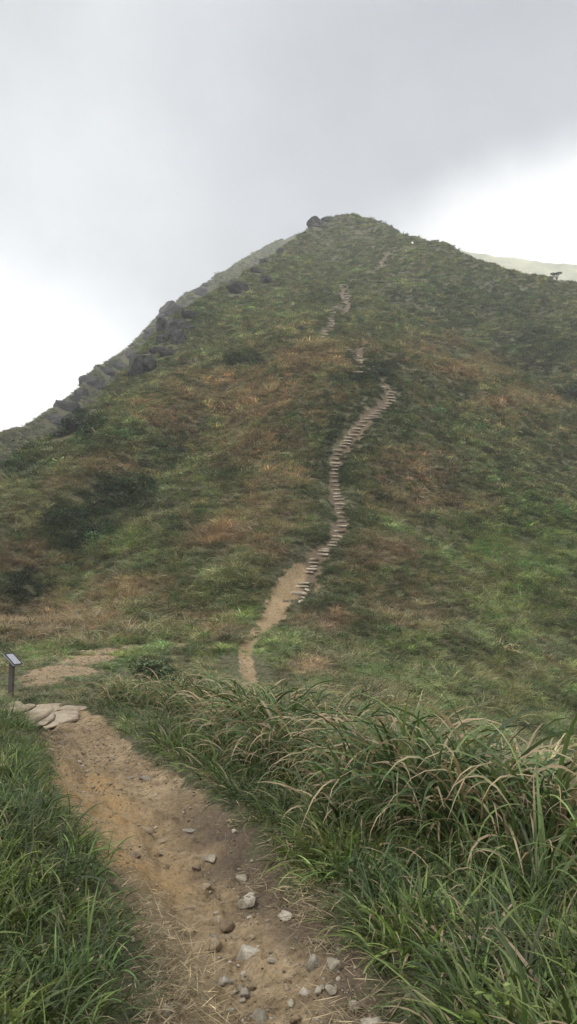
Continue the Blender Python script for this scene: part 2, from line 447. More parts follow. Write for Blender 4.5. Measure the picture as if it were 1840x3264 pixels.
# ------------------------------------------------------------------ terrain mesh
aa = np.concatenate([np.linspace(-1.15, -.5, 50, endpoint=False), np.linspace(-.5, .5, 640, endpoint=False), np.linspace(.5, 1.15, 50)])
ss = np.concatenate([np.linspace(math.log(1.0), math.log(40), 420, endpoint=False), np.linspace(math.log(40), math.log(620), 440)])
AAg, SSg = np.meshgrid(aa, ss)
Yg = np.exp(SSg) - 3.0
Xg = AAg * (Yg + 3.6)
Zg = height(Xg, Yg)
nr, nc = Xg.shape
V = np.stack([Xg.ravel(), Yg.ravel(), Zg.ravel()], 1)
sd = path_sd(V[:, 0], V[:, 1]); cs = chain_sd(V[:, 0], V[:, 1]); st = stair_d(V[:, 0], V[:, 1]); bm_ = bare_m(V[:, 0], V[:, 1])
wv = fbm(V[:, 0] * 1.7, V[:, 1] * 1.7, 3)
dirt = np.maximum.reduce([sstep(.22, -.18, sd + wv * .22), sstep(.25, -.15, cs + wv * .2), sstep(.85, .3, st + wv * .35) * .75, np.clip(bm_ * 2.2 + wv * .9, 0, 1) * (bm_ > 0)])
xl, xr = path_edges(V[:, 1])
wid = np.maximum(xr - xl, .2); rel = (V[:, 0] - xl) / wid
damp = sstep(.60, .9, rel + wv * .22) * sstep(9, 6.5, V[:, 1]) * .85 + .35 * sstep(.25, .0, rel + wv * .1) * sstep(6, 4.5, V[:, 1])
damp = np.where(sd < .5, damp, 0); damp = np.maximum(damp, .75 * sstep(.9, .3, st) * sstep(.0, .3, cs))  # soil close to the stairs is darkened through this same channel
clay = sstep(4.6, 5.6, V[:, 1] + wv * .8) * sstep(.75, .35, rel) * sstep(12, 8, V[:, 1]) * .95
clay = np.where(sd < .4, clay, 0)
clay = np.maximum(clay, .3 * sstep(.3, 0, cs) * np.clip(.6 + wv * 1.5, 0, 1.4))
masks = np.stack([dirt, damp, clay, np.ones_like(dirt)], 1).astype(np.float32)
ii = (np.arange(nr - 1)[:, None] * nc + np.arange(nc - 1)).ravel()
Fq = np.stack([ii, ii + 1, ii + nc + 1, ii + nc], 1)
is_path = (np.maximum(sd, -9)[Fq].mean(1) < 0)
is_track = (cs[Fq].mean(1) < 0)
def sub_terrain(name, sel):
    f = Fq[sel]; used, inv = np.unique(f, return_inverse=True)
    me = mesh_np(name, V[used], inv.reshape(f.shape))
    ca = me.color_attributes.new("masks", 'FLOAT_COLOR', 'POINT'); ca.data.foreach_set("color", masks[used].ravel())
    o = link_mesh(name, me, MAT_GROUND)
    return o
tag(sub_terrain("hill", ~(is_path | is_track)), "steep grassy hill rising to a rounded summit", "hill", kind="structure")
tag(sub_terrain("path", is_path), "worn yellow brown dirt path with loose stones running from the foot of the picture", "path", kind="structure")
tag(sub_terrain("footpath", is_track), "narrow bare dirt track leading up to the stone steps", "path", kind="structure")

# lowland sheet that reaches the horizon, and the misty ridge beyond the right shoulder
me = bpy.data.meshes.new("ground")
bm = bmesh.new(); bmesh.ops.create_grid(bm, x_segments=40, y_segments=40, size=980)
for v_ in bm.verts: v_.co.z = -42 + 3 * mnoise.noise(v_.co * .004)
bm.to_mesh(me); bm.free()
MAT_LOW = flat_mat("lowland_green", (.06, .075, .035), .95, 0, .35, .02)
tag(link_mesh("ground", me, MAT_LOW), "low ground far below the hill", "ground", kind="structure")
RID = [(600,700),(800,650),(1000,640),(1160,630),(1230,636),(1290,645),(1340,653),(1400,666),(1452,674),(1600,670),(1900,640),(2400,700)]
ra = np.array([ray(*c)[0] for c in RID]); rT = np.array([ray(*c)[1] for c in RID])
ga, gs = np.meshgrid(np.linspace(ra[0], ra[-1], 240), np.linspace(0, 1, 70))
RY = 900.0
yy_ = RY - 300 * (1 - gs) + fbm(ga * 9, gs * 3, 3) * 16
tz = CAMZ + np.interp(ga, ra, rT) * RY
zz_ = -40 + (tz + 40) * (gs ** .9) + fbm(ga * 25, gs * 8, 4) * 9 * (1 - .4 * gs)
rv_ = np.stack([(ga * yy_).ravel(), yy_.ravel(), zz_.ravel()], 1)
gi = (np.arange(69)[:, None] * 240 + np.arange(239)).ravel()
rme = mesh_np("distant_hill", rv_, np.stack([gi, gi + 1, gi + 241, gi + 240], 1))
m_, nt_, b_, o_ = new_mat("distant_grass")
gp = N(nt_, "ShaderNodeNewGeometry")
dn_ = noise_node(nt_, .035, 8, .68, gp.outputs['Position'])
nt_.links.new(ramp(nt_, dn_.outputs[0], [(.3, (.10, .105, .06)), (.5, (.21, .205, .12)), (.68, (.33, .32, .2))]).outputs[0], b_.inputs['Base Color'])  # grass colours lightened so the ridge looks sunlit through the mist
b_.inputs['Roughness'].default_value = .95
dh = tag(link_mesh("distant_hill", rme, m_), "pale grassy ridge half lost in cloud beyond the right shoulder", "hill", kind="structure")

EXCL = []     # (x, y, radius) footprints of rocks, shrubs and the hiker, kept free of grass
# ------------------------------------------------------------------ plant source meshes (kept outside the scene, used as instances)
def make_blades(nb, L, W, phi0, bend, spread, segs=5, fold=True, seed=0, twist=.5, curl=1.4, loose=False):
    r = np.random.default_rng(seed)
    az = r.uniform(0, 2 * np.pi, nb)
    rad = spread * np.sqrt(r.uniform(0, 1, nb)); baz = r.uniform(0, 6.28, nb) if loose else az + r.normal(0, .8, nb)
    bx, by = rad * np.cos(baz), rad * np.sin(baz)
    Ln = r.uniform(*L, nb); Wd = r.uniform(*W, nb); p0 = r.uniform(*phi0, nb); bd = r.uniform(*bend, nb)
    rn1 = r.uniform(0, 1, nb); rn2 = r.uniform(0, 1, nb); tw = r.normal(0, twist, nb)
    d = np.stack([np.cos(az), np.sin(az), 0 * az], 1); side0 = np.stack([-np.sin(az), np.cos(az), 0 * az], 1)
    pos = np.stack([bx, by, -.02 + 0 * bx], 1)
    nx = 3 if fold else 2
    allv = []; allb = []
    for k in range(segs + 1):
        t = k / segs
        ph = np.minimum(p0 + bd * t ** curl, 2.75)
        if k:
            phm = np.minimum(p0 + bd * ((k - .5) / segs) ** curl, 2.75)
            pos = pos + (Ln / segs)[:, None] * (np.sin(phm)[:, None] * d + np.cos(phm)[:, None] * np.array([0, 0, 1]))
        nrm = -np.cos(ph)[:, None] * d + np.sin(ph)[:, None] * np.array([0, 0, 1])
        ang = tw * t
        side = side0 * np.cos(ang)[:, None] + nrm * np.sin(ang)[:, None]
        w = Wd * (.45 + .55 * min(1, t * 4)) * max(.03, 1 - t ** 2.4)
        hw = (w * .5)[:, None]
        if fold:
            allv.append(np.stack([pos - side * hw, pos - nrm * hw * .35, pos + side * hw], 1))
        else:
            allv.append(np.stack([pos - side * hw, pos + side * hw], 1))
        allb.append(np.tile(np.stack([np.full(nb, t), rn1, rn2], 1)[:, None], (1, nx, 1)))
    v = np.stack(allv, 1); b = np.stack(allb, 1)          # nb, segs+1, nx, 3
    idx = np.arange(nb * (segs + 1) * nx).reshape(nb, segs + 1, nx)
    f = np.stack([idx[:, :-1, :-1], idx[:, :-1, 1:], idx[:, 1:, 1:], idx[:, 1:, :-1]], -1).reshape(-1, 4)
    return v.reshape(-1, 3), f, b.reshape(-1, 3)
def make_leaves(nl, size, rx, rz, seed=0, up=.4):
    r = np.random.default_rng(seed)
    th = r.uniform(0, 2 * np.pi, nl); cz = r.uniform(0, 1, nl); rr = r.uniform(.45, 1, nl) ** .5
    c = np.stack([np.cos(th) * np.sqrt(1 - cz ** 2) * rx * rr, np.sin(th) * np.sqrt(1 - cz ** 2) * rx * rr, cz * rz * rr], 1)
    d = np.stack([np.cos(th), np.sin(th), cz * 0 + up], 1) + r.normal(0, .6, (nl, 3)); d /= np.linalg.norm(d, axis=1)[:, None]
    u = np.cross(d, r.normal(0, 1, (nl, 3)) * .5 + np.array([0, 0, 1])); u /= np.linalg.norm(u, axis=1)[:, None] + 1e-9
    nn = np.cross(u, d)
    s = r.uniform(*size, nl)[:, None]
    p0 = c - d * s * .5; p2 = c + d * s * .5 - nn * s * .12; p1 = c + u * s * .24 + nn * s * .05; p3 = c - u * s * .24 + nn * s * .05
    v = np.stack([p0, p1, p2, p3], 1).reshape(-1, 3)
    f = np.arange(nl * 4).reshape(nl, 4)
    b = np.repeat(np.stack([r.uniform(.2, .8, nl), r.uniform(0, 1, nl), r.uniform(0, 1, nl)], 1), 4, 0)
    return v, f, b
def cat_parts(parts):
    vs, fs, bs = [], [], []; o = 0
    for v, f, b in parts:
        vs.append(v); fs.append(f + o); bs.append(b); o += len(v)
    return np.concatenate(vs), np.concatenate(fs), np.concatenate(bs)
def plant_mesh(name, part, mat=None):
    v, f, b = part
    me = mesh_np(name, v, f)
    a = me.attributes.new("blade", 'FLOAT_VECTOR', 'POINT'); a.data.foreach_set("vector", b.astype(np.float32).ravel())
    me.materials.append(mat or MAT_GRASS)
    return me
def collection_of(name, parts, mat=None):
    c = bpy.data.collections.new(name)
    for i, p in enumerate(parts):
        o = bpy.data.objects.new("%s_%02d" % (name, i), plant_mesh(name, p, mat)); c.objects.link(o)
    return c
def scatter(name, pts, rot, scl, idx, tint, dry, coll, label, cat):
    me = bpy.data.meshes.new(name); n_ = len(pts)
    me.vertices.add(n_); me.vertices.foreach_set("co", np.ascontiguousarray(pts, np.float32).ravel())
    for nm, ty, key, arr in (("rot", 'FLOAT_VECTOR', "vector", rot), ("scl", 'FLOAT_VECTOR', "vector", scl), ("idx", 'INT', "value", idx),
                             ("tint", 'FLOAT_VECTOR', "vector", tint), ("dry", 'FLOAT', "value", dry)):
        a = me.attributes.new(nm, ty, 'POINT')
        a.data.foreach_set(key, np.ascontiguousarray(arr, np.int32 if ty == 'INT' else np.float32).ravel())
    o = link_mesh(name, me)
    ng = bpy.data.node_groups.new(name + "_spread", 'GeometryNodeTree')
    ng.interface.new_socket("Geometry", in_out='INPUT', socket_type='NodeSocketGeometry')
    ng.interface.new_socket("Geometry", in_out='OUTPUT', socket_type='NodeSocketGeometry')
    gi_ = ng.nodes.new("NodeGroupInput"); go_ = ng.nodes.new("NodeGroupOutput")
    ci = ng.nodes.new("GeometryNodeCollectionInfo"); ci.inputs['Collection'].default_value = coll
    ci.inputs['Separate Children'].default_value = True; ci.inputs['Reset Children'].default_value = True
    iop = ng.nodes.new("GeometryNodeInstanceOnPoints"); iop.inputs['Pick Instance'].default_value = True
    def na(nm, dt):
        nd = ng.nodes.new("GeometryNodeInputNamedAttribute"); nd.data_type = dt; nd.inputs['Name'].default_value = nm; return nd.outputs['Attribute']
    L = ng.links.new
    L(gi_.outputs[0], iop.inputs['Points']); L(ci.outputs[0], iop.inputs['Instance'])
    L(na("idx", 'INT'), iop.inputs['Instance Index']); L(na("rot", 'FLOAT_VECTOR'), iop.inputs['Rotation']); L(na("scl", 'FLOAT_VECTOR'), iop.inputs['Scale'])
    L(iop.outputs[0], go_.inputs[0])
    md = o.modifiers.new("spread", 'NODES'); md.node_group = ng
    return tag(o, label, cat, kind="stuff")

# ------------------------------------------------------------------ vegetation colours over the hill
BROWN, GREEN, DARK, OLIVE, TAN = (np.array(c) for c in ((.275, .190, .135), (.148, .178, .078), (.058, .074, .044), (.195, .188, .118), (.36, .285, .175)))
Z_BROWN = [(800,900,130,55,1),(620,1000,230,75,.9),(440,1040,110,45,.8),(650,1130,150,60,.7),(560,1350,100,45,.9),(690,1280,100,60,.5),(350,1480,120,40,.6),
           (120,1560,200,70,.8),(50,1400,80,50,.8),(560,1575,70,35,.8),(690,1390,60,35,.8),(1040,1180,110,70,.8),(1180,925,150,35,.8),(1080,870,90,35,.6),
           (1320,1010,140,40,.7),(950,1390,110,40,.9),(1060,1545,130,40,.6),(800,1565,90,40,.8),(780,1670,80,25,.8),(1150,1270,120,35,.6),(1150,1470,160,40,.4),
           (300,1170,120,40,.6),(180,1230,90,40,.5),(1300,1690,150,30,.4),(1000,1260,80,40,.5),(900,880,60,30,.4),(720,1200,80,50,.5)]
Z_DARK = [(300,1250,120,60,.9),(190,1330,110,60,.9),(50,1480,70,50,.9),(400,1150,70,40,.6),(940,940,60,28,.8),(1340,880,140,70,.5),(1450,985,50,22,1),(600,905,70,20,.8),
          (200,1070,70,40,1),(460,790,90,60,.3),(800,760,60,30,.3),(840,1120,30,60,.6),(560,1190,60,30,.5),(880,950,60,25,.4),(1200,760,200,60,.35),(60,1180,60,40,.7),(240,1110,70,40,.5),(460,1330,70,30,.4)]
Z_GREEN = [(1320,1430,260,190,.9),(1250,1760,300,130,.75),(640,1560,110,50,.9),(700,1640,120,40,.6),(1000,1690,260,70,.5),(1350,1320,160,70,1),(1250,1420,180,45,.8),(1400,1500,120,60,.6),(300,1360,90,35,.8),(905,1100,40,25,.9),(1000,1620,120,30,.6),(640,1540,40,40,1),(560,1640,120,30,.8),
           (1080,1690,140,30,.6),(1300,1590,150,30,.7),(540,1130,40,15,.9),(500,1500,120,30,.5),(100,1640,140,20,.9),(1000,1340,80,30,.6),(330,1670,120,40,.9),(400,1450,80,30,.5),(640,1590,30,40,1)]
Z_TAN = [(760,830,70,22,.9),(480,960,60,12,.6),(560,950,80,12,.5),(100,1290,120,12,.5),(200,1220,60,12,.5),(700,1500,60,20,.3),(1400,1080,80,25,.4)]
def zone(zs, u, v, wob):
    out = np.zeros(u.shape)
    for cx, cy, rx, ry, s in zs:
        d = np.hypot((u - cx) / rx, (v - cy) / ry)
        out = np.maximum(out, s * sstep(1.35, .45, d + wob * .55))
    return out
def hill_tint(x, y, z, r):
    u, v = project(x, y, z)
    k = 10 / np.maximum(y, 10)
    wob = fbm(u * .018, v * .026, 4) * 1.5
    wobf = fbm(x * .5, y * .5, 3)
    br = zone(Z_BROWN, u, v, wob); dk = zone(Z_DARK, u, v, wob); gr = zone(Z_GREEN, u, v, wob); tn = zone(Z_TAN, u, v, wob * .6)
    n_ = len(x)
    c = OLIVE + (GREEN - OLIVE) * (sstep(-.25, .35, wobf) * .7 + .3 * sstep(950, 1500, v))[:, None]
    br = np.clip(br * 1.1 + .12 + wobf * .28 + r.normal(0, .24, n_), 0, 1) * (.35 + .65 * sstep(700, 860, v))
    gr = np.clip(gr * .85 + wobf * .2 + r.normal(0, .15, n_), 0, 1)
    c = c + (GREEN * np.array([1.12, 1.22, 1.0]) - c) * gr[:, None]
    c = c + (BROWN - c) * (br * (1 - .75 * gr))[:, None]
    c = c + (TAN - c) * (tn * .75)[:, None]
    dkk = np.clip(dk * 1.15 + r.normal(0, .12, n_) * .6, 0, 1)
    c = c + (DARK - c) * dkk[:, None]
    c = c * np.exp(r.normal(0, .26, (n_, 1))) * np.exp(r.normal(0, .06, (n_, 3)))
    return c, br, dk, gr, u, v

def clumps(x, y, cs, seed=0):
    "distance to the nearest of a jittered grid of tussock centres (0..1) and two random numbers of that tussock"
    gx = np.floor(x / cs).astype(int); gy = np.floor(y / cs).astype(int)
    best = np.full(x.shape, 9.0); h1 = np.zeros(x.shape); h2 = np.zeros(x.shape)
    tab = np.random.default_rng(50 + seed).uniform(0, 1, (1024, 4))
    for i in (-1, 0, 1):
        for j in (-1, 0, 1):
            k = _perm[(_perm[(gx + i) % 512] + gy + j) % 512]
            t = tab[k]
            d = np.hypot(x / cs - gx - i - t[:, 0], y / cs - gy - j - t[:, 1])
            m = d < best
            best = np.where(m, d, best); h1 = np.where(m, t[:, 2], h1); h2 = np.where(m, t[:, 3], h2)
    return best, h1, h2
# ------------------------------------------------------------------ hillside cover
far_parts = []
for k in range(5):
    far_parts.append(cat_parts([make_blades(30, (.45, .95), (.04, .075), (.1, 1.1), (.6, 2.2), .30, 4, False, 100 + k)]))
for k in range(3):
    far_parts.append(cat_parts([make_leaves(110, (.12, .24), .52, .55, 130 + k), make_blades(10, (.5, .95), (.03, .05), (.05, .6), (.3, 1.4), .3, 4, False, 140 + k)]))
COL_FAR = collection_of("hill_tuft", far_parts)
mid_parts = []
for k in range(5):
    mid_parts.append(make_blades(52, (.4, 1.1), (.018, .034), (.1, 1.05), (.6, 2.3), .26, 5, False, 200 + k, .8))
for k in range(2):
    mid_parts.append(cat_parts([make_leaves(170, (.07, .15), .45, .5, 230 + k), make_blades(26, (.5, .95), (.014, .024), (.05, .7), (.3, 1.6), .3, 4, False, 240 + k)]))
COL_MID = collection_of("slope_tuft", mid_parts)

def slope_cloud(n_, a0, a1, y0, y1, r):
    a = r.uniform(a0, a1, n_); s = r.uniform(math.log(y0 + 3), math.log(y1 + 3), n_)
    y = np.exp(s) - 3; x = a * (y + 2.0)
    return x, y
def build_hill():
    r = np.random.default_rng(11)
    for nm, n_, y0, y1, coll, nbl, ntot, lab in (
            ("slope_grass", 130000, 13, 62, COL_MID, 5, 7, "rough green and rust brown grass covering the lower slope and saddle"),
            ("hill_grass", 290000, 60, 460, COL_FAR, 5, 8, "olive and brown grass with low scrub covering the upper hill")):
        x, y = slope_cloud(n_, -.62, .58, y0, y1, r)
        z = height(x, y)
        # keep the stairs, the track and the bare patches open
        sd_ = path_sd(x, y); st_ = stair_d(x, y); cs_ = chain_sd(x, y); bb = bare_m(x, y); wv_ = fbm(x * 1.5, y * 1.5, 2)
        keep = (sd_ > .15) & (st_ > np.where(y < 84, .40, .62)) & ((cs_ > np.where(y < 36, .16, .03) + .12 * wv_) | ((cs_ > -.35) & (r.uniform(0, 1, n_) < .05))) & (r.uniform(0, 1, n_) > np.clip((bb + wv_ * .9) * 2.2, 0, .90))
        # the tall-grass bank right of the path has its own cover
        keep &= ~((y < 15) & (x > -.5) & (x < path_edges(y)[1] + 2.1))
        for ex, ey, er in EXCL:
            keep &= np.hypot(x - ex, (y - ey) / 1.5) > er
        x, y, z = x[keep], y[keep], z[keep]; st_ = st_[keep]; cs_ = cs_[keep]; bb = bb[keep]
        tint, br, dk, gr, u, v = hill_tint(x, y, z, r)
        cs1 = .62 if nm == "slope_grass" else 1.15
        cd, c1, c2 = clumps(x, y, cs1, 1)
        ce, e1, e2 = clumps(x, y, cs1 * 4.1, 2)
        tint = tint * np.exp((c1 - .5) * .95 + (e1 - .5) * .5)[:, None]
        tint = tint * (1 + (c2 - .5)[:, None] * np.array([.22, -.04, .04]) + (e2 - .5)[:, None] * np.array([.14, 0, .02]))
        n2_ = len(x)
        base = .48 + .14 * sstep(20, 60, y) if nm == "slope_grass" else .58 + .0028 * (y - 60)
        base = base * (1.42 - .95 * np.clip(cd, 0, .8)) * (.75 + .5 * e1)
        size = base * np.exp(r.normal(0, .25, n2_)) * (1 + .25 * fbm(x * .3, y * .3, 2))
        saddle = sstep(33, 29, y) * sstep(2.5, 0, x)                       # trampled, short
        size = size * (1 - .55 * saddle) * (1 + .35 * dk) * np.where((st_ < 1.3) | (cs_ < .7), np.where(cs_ < .7, .58, .72), 1) * (1 - .6 * np.clip(bb * 2, 0, 1))
        hs = np.where(nm == "hill_grass", np.clip(.72 - .0018 * (y - 60), .42, 1), .72) * np.exp(r.normal(0, .15, n2_))
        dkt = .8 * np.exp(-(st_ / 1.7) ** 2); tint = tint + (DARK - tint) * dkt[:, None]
        leafy = r.uniform(0, 1, n2_) < np.clip((.34 if nm == 'slope_grass' else .5) + .3 * dkt + .6 * dk - .3 * br, .06, .95)
        idx = np.where(leafy, r.integers(nbl, ntot, n2_), r.integers(0, nbl, n2_))
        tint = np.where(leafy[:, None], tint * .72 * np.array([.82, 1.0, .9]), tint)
        rot = np.stack([r.normal(0, .14, n2_), r.normal(0, .14, n2_), r.uniform(0, 6.28, n2_)], 1)
        scl = np.stack([size, size, size * hs], 1)
        dry = np.where(leafy, .05, np.clip(.12 + .5 * br, 0, .8))
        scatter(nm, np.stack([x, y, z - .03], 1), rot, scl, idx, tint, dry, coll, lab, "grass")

# ------------------------------------------------------------------ foreground grass
fg_parts = []
for k in range(6):
    fg_parts.append(make_blades(26, (.11, .31), (.0055, .0125), (.2, 1.35), (.6, 2.2), .12, 7, True, 300 + k, .8))
for k in range(2):
    fg_parts.append(cat_parts([make_leaves(90, (.014, .034), .13, .14, 320 + k), make_blades(12, (.15, .34), (.008, .014), (.1, .9), (.5, 1.8), .09, 7, True, 330 + k, .8)]))
COL_FG = collection_of("bank_tuft", fg_parts)
tall_parts = []
for k in range(6):
    tall_parts.append(cat_parts([make_blades(14, (.8, 1.45), (.020, .040), (.02, .42), (1.7, 3.3), .15, 12, True, 400 + k, .8, 2.3),
                                 make_blades(8, (.4, .9), (.016, .032), (.1, .8), (.6, 2.2), .18, 9, True, 430 + k, .8, 1.7)]))
COL_TALL = collection_of("tall_tuft", tall_parts)
straw_parts = [make_blades(13, (.04, .15), (.002, .0055), (1.25, 1.62), (-.15, .2), 0.27, 4, True, 500 + k, 1.2, loose=True) for k in range(4)]
COL_STRAW = collection_of("straw_wisp", straw_parts)

def build_foreground():
    r = np.random.default_rng(21)
    # short bank grass: left bank, right bank foot
    n_ = 31000
    s = r.uniform(math.log(4.4), math.log(21), n_); y = np.exp(s) - 3; x = r.uniform(-.95, .95, n_) * (y + 2.2)
    sd_ = path_sd(x, y); xl_, xr_ = path_edges(y)
    left = x < (xl_ + xr_) / 2
    wob = fbm(x * 1.6, y * 1.6, 3)
    lim = np.where(left, .05 + .12 * sstep(5.0, 3.2, y) + .16 * wob, .05 + .14 * sstep(4.6, 3.2, y) + .22 * wob)
    dens = np.where(left, sstep(0, .3, sd_ - lim), sstep(0, .35, sd_ - lim) * (1 - .9 * sstep(.75, 1.3, sd_) * sstep(3.8, 4.6, y)))
    keep = (sd_ > lim) & (r.uniform(0, 1, n_) < .15 + .85 * dens) & (y < 16.5) & ~((y > PEND - .8) & (sd_ < .35))
    x, y, sd_, left, wob = x[keep], y[keep], sd_[keep], left[keep], wob[keep]
    n_ = len(x); z = height(x, y)
    pt = fbm(x * .9 + 4, y * .9, 3)
    c = np.array([.050, .078, .025]) + (np.array([.106, .136, .038]) - np.array([.050, .078, .025])) * sstep(-.25, .4, pt + r.normal(0, .15, n_))[:, None]
    c = c * np.exp(r.normal(0, .3, (n_, 1))) * np.exp(r.normal(0, .06, (n_, 3)))
    edge = sstep(.32, 0, sd_)
    size = (1.0 + .35 * pt) * np.exp(r.normal(0, .2, n_)) * (1 - .35 * edge) * np.where(left, .72, 1.08) * (1 + .12 * sstep(6, 10, y))
    idx = np.where(r.uniform(0, 1, n_) < .14, r.integers(6, 8, n_), r.integers(0, 6, n_))
    dry = np.clip(np.where(left, .05, .10) + .25 * edge + .12 * (wob > .25), 0, 1)
    rot = np.stack([r.normal(0, .2, n_), r.normal(0, .2, n_), r.uniform(0, 6.28, n_)], 1)
    scatter("bank_grass", np.stack([x, y, z - .01], 1), rot, np.stack([size] * 3, 1), idx, c, dry, COL_FG, "short green arching grass on the banks beside the dirt path", "grass")
    # tall arching grass on the right bank
    n_ = 4800
    y = r.uniform(3.2, 17.5, n_); xl_, xr_ = path_edges(y)
    off = r.uniform(.45, 5.0, n_)
    x = xr_ + off
    wob = fbm(x * 1.1, y * 1.1, 2)
    inner = .62 + .45 * sstep(5.2, 3.4, y) * 1.6 + .25 * sstep(10, 13, y) + wob * .4
    prob = sstep(0, .35, off - inner) * sstep(2.0, 1.25, off - .05 * y) * (.35 + .65 * sstep(3.4, 4.6, y))
    prob = prob * np.clip(1.25 - y * .045, .35, 1)
    keep = r.uniform(0, 1, n_) < prob * .55
    x, y, off, inner = x[keep], y[keep], off[keep], inner[keep]; n_ = len(x); z = height(x, y)
    ramp_ = sstep(0, .7, off - inner) * (1 - .55 * sstep(.9, 1.8, off))
    size = (.50 + .62 * ramp_) * np.exp(r.normal(0, .14, n_)) * (.78 + .22 * sstep(3.4, 5.0, y)) * (1 - .12 * sstep(9, 14, y))
    size = np.minimum(size, 1.12)
    pt = fbm(x * .8 + 9, y * .8, 3)
    c = np.array([.046, .076, .027]) + (np.array([.108, .150, .052]) - np.array([.052, .086, .030])) * sstep(-.3, .4, pt + r.normal(0, .2, n_))[:, None]
    c = c * np.exp(r.normal(0, .18, (n_, 1)))
    dry = np.clip(.26 + .75 * ramp_ * sstep(-.2, .3, fbm(x * .7, y * .7 + 30, 2) + .1), 0, .75)
    rot = np.stack([r.normal(0, .12, n_), r.normal(0, .12, n_), r.uniform(0, 6.28, n_)], 1)
    scatter("tall_grass", np.stack([x, y, z - .02], 1), rot, np.stack([size] * 3, 1), r.integers(0, 6, n_), c, dry, COL_TALL,
            "tall arching green grass with tan drooping tips along the right of the path", "grass")
    # dead straw along the edges, thickest in a few mats
    n_ = 5200
    y = r.uniform(2.0, 12, n_); xl_, xr_ = path_edges(y); sideL = r.uniform(0, 1, n_) < .5
    off = r.normal(.08, .10, n_)
    x = np.where(sideL, xl_ - off, xr_ + off)
    wob = fbm(x * 1.3 + 2, y * 1.3, 2)
    keep = (r.uniform(0, 1, n_) < np.where(sideL, .06 + .3 * sstep(4.6, 3.2, y), .04 + .2 * sstep(-.05, .25, wob)) * np.exp(-((y - 2) / 6.5) ** 2)) & (wob > -.15)
    x, y = x[keep], y[keep]
    for u, v, ru, rv, k in ((405,2490,40,90,110),(340,2330,30,60,50),(815,2275,35,40,70),(890,2400,30,35,20),(280,2210,30,60,30),(560,1985,60,30,40),(440,1930,50,20,30),(960,2560,40,30,30),(700,2215,30,20,15)):
        for _ in range(k):
            hx, hy, hz_ = hit(u + r.normal(0, ru * .55), v + r.normal(0, rv * .55))
            x = np.append(x, hx); y = np.append(y, hy)
    n_ = len(x); z = height(x, y)
    c = np.array([.27, .215, .14]) * np.exp(r.normal(0, .28, (n_, 1)))
    rot = np.stack([r.normal(0, .15, n_), r.normal(0, .15, n_), r.uniform(0, 6.28, n_)], 1)
    scatter("dry_straw", np.stack([x, y, z + .012], 1), rot, np.stack([np.clip(np.exp(r.normal(-.15, .2, n_)), .5, 1.2)] * 3, 1), r.integers(0, 4, n_), c, np.zeros(n_), COL_STRAW,
            "dead straw coloured grass lying along the edges of the dirt path", "straw")

# ------------------------------------------------------------------ rocks and stones
def rock_bm(seed, dims, npts=16, box=.5, sub=2, rough=.05, flat=False):
    r = random.Random(seed)
    bm = bmesh.new()
    for i in range(npts):
        v = Vector((r.gauss(0, 1), r.gauss(0, 1), r.gauss(0, 1))).normalized()
        m = max(abs(v.x), abs(v.y), abs(v.z))
        v = v * (1 - box) + v / m * box
        v *= r.uniform(.82, 1.0)
        bm.verts.new((v.x * dims[0] / 2, v.y * dims[1] / 2, v.z * dims[2] / 2))
    res = bmesh.ops.convex_hull(bm, input=bm.verts)
    bmesh.ops.delete(bm, geom=[g for g in res['geom_interior'] if isinstance(g, bmesh.types.BMVert)], context='VERTS')
    sz = min(dims)
    bmesh.ops.bevel(bm, geom=list(bm.edges), offset=sz * .07, segments=1, affect='EDGES', profile=.6, clamp_overlap=True)
    bmesh.ops.triangulate(bm, faces=bm.faces)
    bmesh.ops.subdivide_edges(bm, edges=bm.edges, cuts=sub, use_grid_fill=True)
    off = Vector((seed * 3.7, seed * 1.3, seed * .7))
    bm.normal_update()
    mx = max(dims)
    for v in bm.verts:
        p = Vector((v.co.x / mx, v.co.y / mx, v.co.z / mx)) * 4
        k = mnoise.noise(p + off) * .6 + mnoise.noise(p * 3 + off) * .4
        v.co += v.normal * k * rough * mx
    return bm
def rock_obj(name, seed, dims, loc, rotz, mat, tilt=(0, 0), parent=None, **kw):
    bm = rock_bm(seed, dims, **kw)
    me = bpy.data.meshes.new(name); bm.to_mesh(me); bm.free()
    for p in me.polygons: p.use_smooth = dims[0] < 1.0
    o = link_mesh(name, me, mat, parent); o.location = loc; o.rotation_euler = (tilt[0], tilt[1], rotz)
    return o

